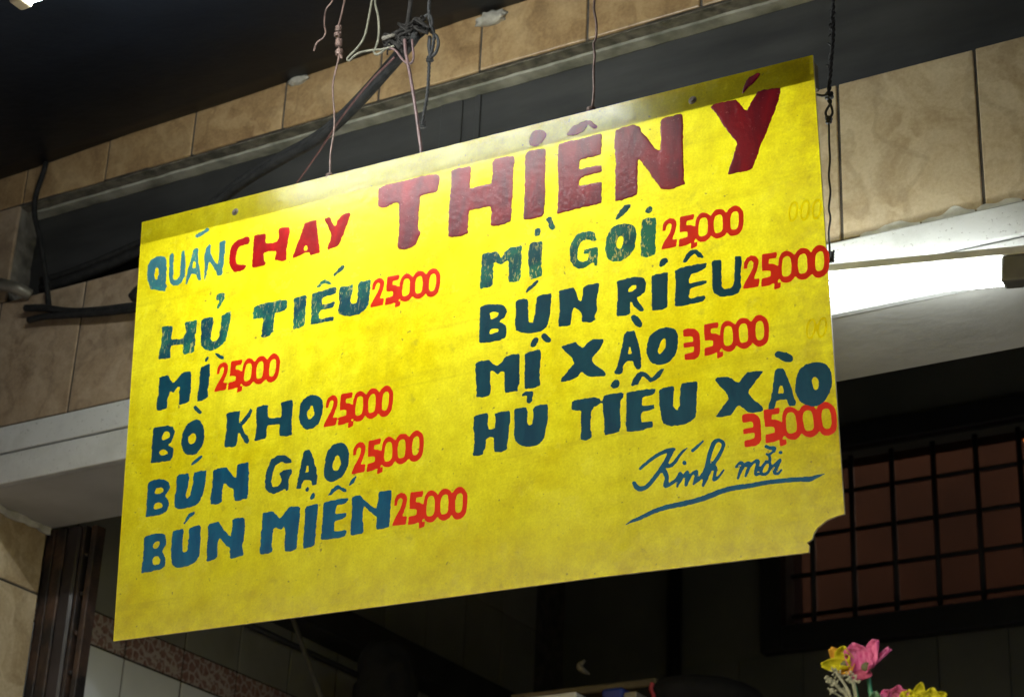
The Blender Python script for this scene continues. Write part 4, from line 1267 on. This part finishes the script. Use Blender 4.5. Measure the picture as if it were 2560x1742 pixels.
# loose end of wire left of the copper one
o = tubes('hanging_wire', [(crom(wire_pts([(832, 0), (815, 25), (811, 60), (814, 80), (808, 95), (792, 108), (785, 128)], YS, True), 6), .0014)], M['copper'])
tag(o, 'loose short wire end dangling left of the knotted copper wire', 'wire')
# knotted copper wire at the sign's left
main = wire_pts([(862, 0), (853, 40), (846, 68), (846, 100), (848, 138), (836, 190), (832, 225), (836, 290), (834, 335), (826, 385), (825, 425), (822, 445)], YS, True)
k1 = knot(at(846, 72, YS), .0036, .0019, 3, 1, .010)
k2 = knot(at(844, 88, YS), .0050, .0018, 2, 2, .008)
k3 = knot(at(847, 108, YS), .0042, .0019, 4, 3, .014)
k4 = knot(at(848, 132, YS), .0050, .0021, 4, 4, .010)
k5 = knot(at(822, 440, YS), .0040, .0017, 3, 5, .007)
o = tubes('hanging_wire', [(crom(main, 6), .0016), k1, k2, k3, k4, k5, (crom([at(848, 136, YS), at(852, 141, YS - .004), at(854, 146, YS - .004)], 4), .0022)], M['copper'])
tag(o, 'copper wire with a thick twisted splice above the left of the sign', 'wire', GW)
# two grey loops
la = wire_pts([(930, 0), (922, 45), (912, 90), (895, 118), (872, 142), (868, 150), (874, 152), (884, 142), (900, 132), (930, 126), (955, 124), (985, 116)], YS + .01, True)
o = tubes('hanging_wire', [(crom(la, 6), .0019)], M['grey_wire'])
tag(o, 'grey wire bent back in a sharp hook left of the tangle', 'wire')
lb = wire_pts([(938, 0), (946, 45), (947, 90), (940, 118), (935, 130), (942, 137), (955, 130), (975, 112)], YS + .012, True)
o = tubes('hanging_wire', [(crom(lb, 6), .0021)], M['grey_wire'])
tag(o, 'grey wire hooked into the tangle from straight above', 'wire')
# the tangle of dusty cable ends
rnd = random.Random(11)
lines = []
for i in range(26):
    x, y = rnd.uniform(965, 1052), 0
    y = 118 - (x - 965) * .62 + rnd.uniform(-14, 14)
    pts = []
    for k in range(5):
        pts.append(at(x + rnd.uniform(-26, 26), y + rnd.uniform(-18, 18), YS + .02 + rnd.uniform(-.014, .014)))
    lines.append((crom(pts, 5), rnd.uniform(.0012, .0034)))
lines.append((crom([up_to_canopy(at(1020, 60, YS + .02)), at(1025, 20, YS + .02), at(1015, 70, YS + .02), at(1000, 95, YS + .02)], 6), .004))
o = tubes('wire_tangle', lines, M['dusty_rubber'])
tag(o, 'dusty black tangle of wire ends at the top of the thick slanting cable', 'wires')
o = tubes('cable_stub', [([at(956, 97, YS + .01), at(975, 92, YS + .012), at(990, 88, YS + .015)], .0036)], M['jamb_cement'])
tag(o, 'pale stub sticking out of the left of the wire tangle', 'stub')
# thick cable pair slanting down behind the sign
ca = [(1035, 84, .0), (1010, 120, .02), (960, 178, .05), (900, 245, .09), (840, 305, .12), (780, 352, .15), (700, 396, .18), (610, 450, .21), (530, 512, .24), (440, 600, .26), (380, 690, .28), (330, 742, .30)]
c1 = wire_pts(ca, YS + .02)
o = tubes('thick_cable', [(crom(c1, 6), .0090), (crom([p + Vector((.010, -.006, -.010)) for p in c1], 6), .0085), (crom([p + Vector((-.005, .006, .012)) for p in c1], 6), .0055)], M['black_rubber'], None, 10)
tag(o, 'thick black cable bundle slanting down behind the left of the sign', 'cable')
rw = [(985, 150, .0), (930, 205, .03), (880, 265, .06), (850, 305, .08), (830, 335, .1), (790, 395, .14), (740, 465, .16)]
o = tubes('red_wire', [(crom([p + Vector((.012, -.016, -.008)) for p in wire_pts(rw, YS + .02)], 6), .0016)], M['red_wire'])
tag(o, 'thin dull red wire running along the slanting cable', 'wire')
# dark stiff wire right of the tangle, with a side loop
w6 = wire_pts([(1012, 100), (1014, 130), (1020, 160), (1030, 215), (1040, 280), (1046, 325), (1052, 370), (1053, 390)], YS)
o = tubes('hanging_wire', [(crom(w6, 6), .0030), (crom(wire_pts([(975, 120), (990, 128), (1005, 148), (1018, 160), (1028, 158), (1034, 145), (1032, 118), (1030, 100)], YS), 6), .0020)], M['copper_dark'])
tag(o, 'dark purple stiff wire with a side loop down to the sign', 'wire', GW)
# black knotted wire, second from the tangle
w7 = wire_pts([(1074, 0), (1073, 32), (1076, 60), (1085, 85), (1082, 120), (1074, 150), (1072, 185), (1068, 240), (1060, 285), (1056, 315)], YS + .03, True)
loop1 = crom(wire_pts([(1072, 36), (1060, 44), (1056, 60), (1066, 72), (1080, 62), (1078, 44), (1072, 36)], YS + .03), 5)
loop2 = crom(wire_pts([(1077, 80), (1092, 92), (1096, 112), (1088, 134), (1076, 142), (1074, 120), (1076, 95)], YS + .03), 5)
loop3 = crom(wire_pts([(1074, 92), (1072, 118), (1076, 140)], YS + .032), 5)
o = tubes('hanging_wire', [twist(w7, .0012, .016, .0022), twist(w7, .0012, .016, .0020, math.pi), (loop1, .0024), (loop2, .0028), (loop3, .003),
                           knot(at(1075, 148, YS + .03), .0042, .0022, 3, 8, .012), knot(at(1057, 312, YS + .03), .0038, .0022, 3, 9, .012)], M['black_wire'])
tag(o, 'black twisted wire with two loops right of the wire tangle', 'wire')
# pinkish wire over the title
w8 = wire_pts([(1486, 0), (1485, 25), (1491, 60), (1490, 95), (1484, 112), (1487, 140), (1484, 175), (1485, 225), (1482, 258), (1477, 278), (1475, 290)], YS, True)
o = tubes('hanging_wire', [(crom(w8, 6), .0021), knot(at(1477, 276, YS), .0045, .0028, 3, 12, .008)], M['copper'])
tag(o, 'pinkish copper wire down to a knot above the painted title', 'wire', GW)
# sooty wire past the right edge, carrying the lamp
w9 = wire_pts([(2083, 0), (2081, 40), (2083, 80), (2080, 130), (2076, 180), (2072, 232)], SIGN_Y + .05, True)
rnd = random.Random(5)
fz = []
for i in range(70):
    k = rnd.uniform(0, 1)
    b_ = at(2083 - 10 * k, 230 * k * .8, SIGN_Y + .05)
    d_ = Vector((rnd.uniform(-1, 1), rnd.uniform(-1, 1), rnd.uniform(-1, 1))) * .0055
    fz.append(([b_, b_ + d_ * .6, b_ + d_ + Vector((0, 0, -.002))], [.0014, .001, .0005]))
o = tubes('hanging_wire', [twist(w9, .0014, .020, .0022), twist(w9, .0014, .020, .0022, math.pi)] + fz + [
    (crom(wire_pts([(2038, 236), (2055, 240), (2070, 238), (2076, 244)], SIGN_Y + .03), 5), .0019),
    knot(at(2073, 240, SIGN_Y + .05), .0042, .0022, 3, 21, .010),
    (crom(wire_pts([(2071, 246), (2077, 256), (2064, 282), (2072, 296), (2081, 284), (2078, 266), (2070, 252)], SIGN_Y + .05), 6), .0019),
    knot(at(2072, 300, SIGN_Y + .05), .0036, .0020, 3, 22, .012)], M['black_wire'], None, 6)
tag(o, 'sooty frayed wire beside the top right corner of the sign', 'wire')
low = [(2072, 300, .05), (2073, 360, .055), (2075, 400, .06), (2072, 440, .07), (2076, 480, .08), (2072, 520, .09), (2076, 545, .10), (2072, 580, .12), (2074, 620, .14), (2076, 655, .16)]
o = tubes('hanging_wire', [(crom(wire_pts(low, SIGN_Y), 6), .0016), knot(at(2077, 642, SIGN_Y + .16), .0040, .0016, 5, 23, .018)], M['black_wire'], None, 6)
tag(o, 'thin wavy wire from the frayed wire down to the lit lamp', 'wire')

# ------------------------------------------------------------------ cables and pipe on the wall at the left
o = tubes('wall_cable', [(crom([at(118, 372, -.01), at(112, 420, -.012), at(92, 480, -.012), at(86, 530, -.010), at(98, 590, -.006), at(108, 650, -.008), at(118, 720, -.010), at(122, 765, -.012)], 6), .0060)], M['black_rubber'], None, 8)
tag(o, 'black cable hanging down the wall at the left end of the recess', 'cable')
sl = [at(105, 722, .02), at(160, 706, .02), at(230, 680, .02), at(300, 650, .02), at(360, 625, .02), at(430, 596, .02), at(600, 545, .02)]
o = tubes('sill_cable', [(crom(sl, 6), .012), (crom([p + Vector((0, -.004, .018)) for p in sl], 6), .008)], M['black_rubber'], None, 10)
tag(o, 'thick black cable lying along the sill of the dark recess', 'cable')
fl = [at(64, 770, -.018), at(110, 770, -.018), at(170, 778, -.018), at(240, 776, -.020), at(330, 765, -.022), at(430, 752, -.024), at(560, 735, -.02)]
fl2 = [at(72, 800, -.014), at(110, 792, -.018), at(170, 788, -.018), at(240, 784, -.020), at(330, 774, -.022), at(430, 760, -.024), at(560, 744, -.02)]
o = tubes('cut_cable', [(crom(fl, 6), .0078), (crom(fl2, 6), .0070)], M['black_rubber'], None, 10)
tag(o, 'pair of black cables with cut ends sticking out left of the sign', 'cable')
pp = [at(-160, 690, -.03), at(-60, 700, -.03), at(10, 712, -.03), at(45, 722, -.024), at(75, 738, .0)]
o = tubes('wall_pipe', [(crom(pp, 6), .013)], M['pipe'], None, 16)
tag(o, 'grimy metal pipe bending into the wall at the left edge', 'pipe')

# ------------------------------------------------------------------ artificial flowers on a stand
def petal_material(name, c1, c2):
    t = NT(name)
    c = t.coord(False)
    col = t.ramp(t.noise(t.n("VectorMath", {0: c, 1: (1, 1, .25)}, operation='MULTIPLY').outputs[0], 260.0, 3), [(.3, c1), (.7, c2)])
    p = t.pbr(col, 0.8, spec=0.1)
    tr = t.n("BsdfTranslucent", {"Color": col})
    return t.done(t.n("MixShader", {0: .42, 1: p, 2: tr.outputs[0]}).outputs[0])


M['petal_pink'] = petal_material('pink_petal_cloth', (0.55, 0.07, 0.22), (0.76, 0.26, 0.42))
M['petal_rose'] = petal_material('dark_rose_petal_cloth', (0.34, 0.05, 0.10), (0.52, 0.14, 0.20))
M['petal_yellow'] = petal_material('yellow_petal_cloth', (0.50, 0.48, 0.015), (0.66, 0.60, 0.03))
M['petal_orange'] = petal_material('orange_petal_cloth', (0.62, 0.30, 0.03), (0.72, 0.48, 0.06))
M['stem'] = simple('green_plastic_stem', (0.02, 0.16, 0.06), (0.04, 0.24, 0.09), 40, 0.45)
M['leaf'] = simple('green_plastic_leaf', (0.03, 0.09, 0.03), (0.06, 0.15, 0.05), 40, 0.5)
M['sprig'] = simple('pale_filler_sprig', (0.22, 0.22, 0.12), (0.36, 0.36, 0.24), 60, 0.7)
M['eye'] = simple('flower_eye', (0.05, 0.06, 0.02), (0.10, 0.10, 0.03), 100, 0.8)

FY = -0.72


def petal(parent, base, direction, length, width, m, cup=.25, seed=0, roll=0.0):
    """a cupped petal growing from base along direction"""
    d = Vector(direction).normalized()
    ref = Vector((0, -1, 0)) if abs(d.y) < .85 else Vector((0, 0, 1))
    s = d.cross(ref).normalized()
    nrm = s.cross(d)
    s, nrm = s * math.cos(roll) + nrm * math.sin(roll), nrm * math.cos(roll) - s * math.sin(roll)
    nu, nv = 8, 6
    V, F = [], []
    for i in range(nu + 1):
        u = i / nu
        w = width * (math.sin(math.pi * (u ** .75) * .93 + .12) ** .8) * .5 + .0008
        for j in range(nv + 1):
            v = j / nv * 2 - 1
            bend = cup * length * (u * u * .55 - .0) + abs(v) ** 2 * width * .28 * u
            wob = .0012 * mnoise.noise((u * 5 + seed * 3.1, v * 3, seed))
            V.append(Vector(base) + d * (length * u * (1 - .07 * v * v)) + s * (w * v) + nrm * (bend + wob + .0014 * math.cos(v * 14) * u))
    for i in range(nu):
        for j in range(nv):
            a = i * (nv + 1) + j
            F.append((a, a + 1, a + nv + 2, a + nv + 1))
    top = len(V)
    o = mesh('petal', V, F, m, parent, True)
    md = o.modifiers.new('thickness', 'SOLIDIFY'); md.thickness = .0006
    return o


def flower(px, py, petals, label, stem_pts, eye=.006, kind='artificial_flower', eye_m='eye', y=FY):
    c = at(px, py, y)
    root = empty(kind, c)
    tag(root, label, 'flower', 'artificial flowers at the lower right')
    for i, (dx, dy, dz, L_, w_, m_, cup, roll) in enumerate(petals):
        petal(root, c, (dx, dy, dz), L_, w_, M[m_], cup, i + px, roll)
    bm = bmesh.new()
    bmesh.ops.create_icosphere(bm, subdivisions=2, radius=eye)
    for v in bm.verts:
        v.co = v.co * (1 + .2 * mnoise.noise(v.co * 600)) + c
    bm_obj('eye', bm, M[eye_m], root, True)
    if stem_pts:
        q = [c + Vector((0, .002, -.004))] + [at(a, b, y + .002) for a, b in stem_pts]
        q.append(VASE + Vector((0, 0, -.03)))
        tubes('stem', [(crom(q, 6), .0026)], M['stem'], root, 8)
    return root


VASE = at(2215, 1860, FY)
flower(2166, 1668, [(-.35, -.25, .9, .030, .026, 'petal_pink', .2, .1), (-.62, -.30, .55, .030, .024, 'petal_pink', .15, -.2), (.62, -.15, .85, .033, .022, 'petal_pink', .2, .3), (-.85, .2, .65, .034, .020, 'petal_rose', .2, .4),
                    (.95, .2, .55, .034, .018, 'petal_pink', .1, .9), (.75, -.6, -.05, .020, .014, 'petal_pink', .3, .2), (-.55, -.5, -.95, .026, .024, 'petal_rose', .3, 0), (.1, .6, .9, .028, .024, 'petal_rose', .2, 0)],
       'pink artificial flower on a bright green stem, highest of the bunch', [(2172, 1700), (2182, 1760)])
flower(2112, 1662, [(.25, -.4, .9, .022, .022, 'petal_yellow', .3, 0), (-.45, -.2, .85, .024, .016, 'petal_orange', .3, .3), (-.9, -.3, .1, .026, .014, 'petal_yellow', .2, .5), (-.1, -.7, -.6, .020, .022, 'petal_yellow', .3, 0),
                    (.5, -.5, -.75, .024, .020, 'petal_orange', .2, .2), (.6, -.5, .3, .018, .022, 'petal_yellow', .3, 0)],
       'yellow artificial flower tucked behind the left of the pink one', [(2135, 1710), (2150, 1770)], .005)
flower(2245, 1760, [(-.7, -.3, .7, .022, .018, 'petal_pink', .2, .1), (.3, -.4, .9, .022, .018, 'petal_pink', .2, -.2), (-.2, -.4, .9, .018, .016, 'petal_rose', .2, 0), (.8, -.3, .5, .022, .018, 'petal_pink', .2, 0), (-.9, -.2, -.2, .02, .016, 'petal_rose', .2, 0)],
       'pink artificial flower cut by the bottom edge of the photo', [(2240, 1800)])
flower(2290, 1768, [(-.6, -.3, .8, .022, .018, 'petal_yellow', .2, 0), (-.15, -.4, .95, .021, .016, 'petal_yellow', .2, .2), (.35, -.2, .95, .028, .014, 'petal_yellow', .1, -.4), (.8, -.3, .5, .022, .018, 'petal_yellow', .2, 0), (0, -.8, .4, .018, .018, 'petal_yellow', .2, 0)],
       'yellow artificial flower with a pointed petal beside the low pink one', [(2280, 1800)], .005)
flower(2334, 1774, [(-.5, -.3, .85, .024, .020, 'petal_yellow', .25, 0), (.2, -.3, .95, .024, .022, 'petal_yellow', .25, 0), (.75, -.2, .65, .024, .02, 'petal_yellow', .2, 0), (-.9, -.2, .2, .02, .018, 'petal_yellow', .2, 0)],
       'yellow artificial flower furthest right at the bottom edge', [(2310, 1810)], .005)
# pale filler sprig
root = empty('filler_sprig', at(2110, 1742, FY))
tag(root, 'pale feathery filler sprig left of the green stem', 'sprig', 'artificial flowers at the lower right')
rnd = random.Random(4)
stems, heads = [], []
for i, (x, y) in enumerate(((2075, 1700), (2080, 1728), (2092, 1712), (2112, 1722), (2098, 1685), (2088, 1678), (2125, 1690), (2135, 1700))):
    tip = at(x, y, FY - .02 + rnd.uniform(-.008, .008))
    stems.append((crom([at(2150 - rnd.uniform(0, 12), 1790, FY - .01), at((x + 2135) / 2 + 6, (y + 1770) / 2, FY - .015), tip], 6), .0009))
    for k in range(16):
        d = Vector((rnd.gauss(0, 1), rnd.gauss(0, 1), rnd.gauss(0, 1))).normalized() * rnd.uniform(.002, .0065)
        stems.append(([tip + d * .1, tip + d], [.0004, .0003]))
        heads.append(tip + d)
tubes('sprig_stem', stems, M['sprig'], root, 5)
bm = bmesh.new()
for h_ in heads:
    bmesh.ops.create_icosphere(bm, subdivisions=1, radius=rnd.uniform(.0007, .0014), matrix=Matrix.Translation(h_))
o = bm_obj('sprig_buds', bm, M['sprig'], root)
o['kind'] = 'stuff'
# leaf
c = at(2192, 1752, FY - .004)
root = empty('artificial_leaf', c)
tag(root, 'round green artificial leaf right of the green stem', 'leaf')
o = petal(root, c + Vector((0, 0, -.02)), (.1, -.2, 1), .030, .022, M['leaf'], .1, 3)
o.name = 'leaf_blade'
tubes('leaf_stalk', [(crom([c + Vector((0, 0, -.02)), (c + VASE) / 2, VASE + Vector((0, 0, -.03))], 5), .0016)], M['stem'], root, 6)
# vase and food cart carrying the flowers, below the frame
bm = bmesh.new()
prof = [(.0, -.20), (.045, -.20), (.05, -.17), (.048, -.10), (.035, -.04), (.030, -.012), (.036, .0), (.033, .0), (.027, -.014), (.0, -.03)]
rings = []
for r, z in prof:
    rings.append([bm.verts.new((VASE.x + r * math.cos(a), VASE.y + r * math.sin(a), VASE.z + z)) for a in np.linspace(0, 2 * math.pi, 25)[:-1]])
for a, b in zip(rings, rings[1:]):
    for i in range(24):
        bm.faces.new((a[i], a[(i + 1) % 24], b[(i + 1) % 24], b[i]))
bmesh.ops.remove_doubles(bm, verts=bm.verts[:], dist=1e-5)
o = bm_obj('vase', bm, M['wall_tile_white'], None, True)
tag(o, 'white vase holding the artificial flowers, below the photo', 'vase')
vz = VASE.z - .20
cart = empty('food_cart', (VASE.x, VASE.y, 0))
tag(cart, 'pale metal food cart under the vase of flowers, below the photo', 'cart')
box('roof', (VASE.x - .3, VASE.y - .25, vz - .02), (VASE.x + .55, VASE.y + .25, vz - .0005), M['lamp_metal'], cart, .004)
box('counter', (VASE.x - .3, VASE.y - .25, .82), (VASE.x + .55, VASE.y + .25, .86), M['lamp_metal'], cart, .004)
box('body', (VASE.x - .28, VASE.y - .23, .12), (VASE.x + .53, VASE.y + .23, .8195), M['lamp_metal'], cart, .004)
for sx in (-.29, .525):
    for sy in (-.24, .215):
        box('post', (VASE.x + sx, VASE.y + sy, .8605), (VASE.x + sx + .02, VASE.y + sy + .02, vz - .0205), M['lamp_metal'], cart, .002)
        tubes('wheel', [([(VASE.x + sx, VASE.y + sy, .06), (VASE.x + sx + .02, VASE.y + sy, .06)], .06)], M['black_rubber'], cart, 20)
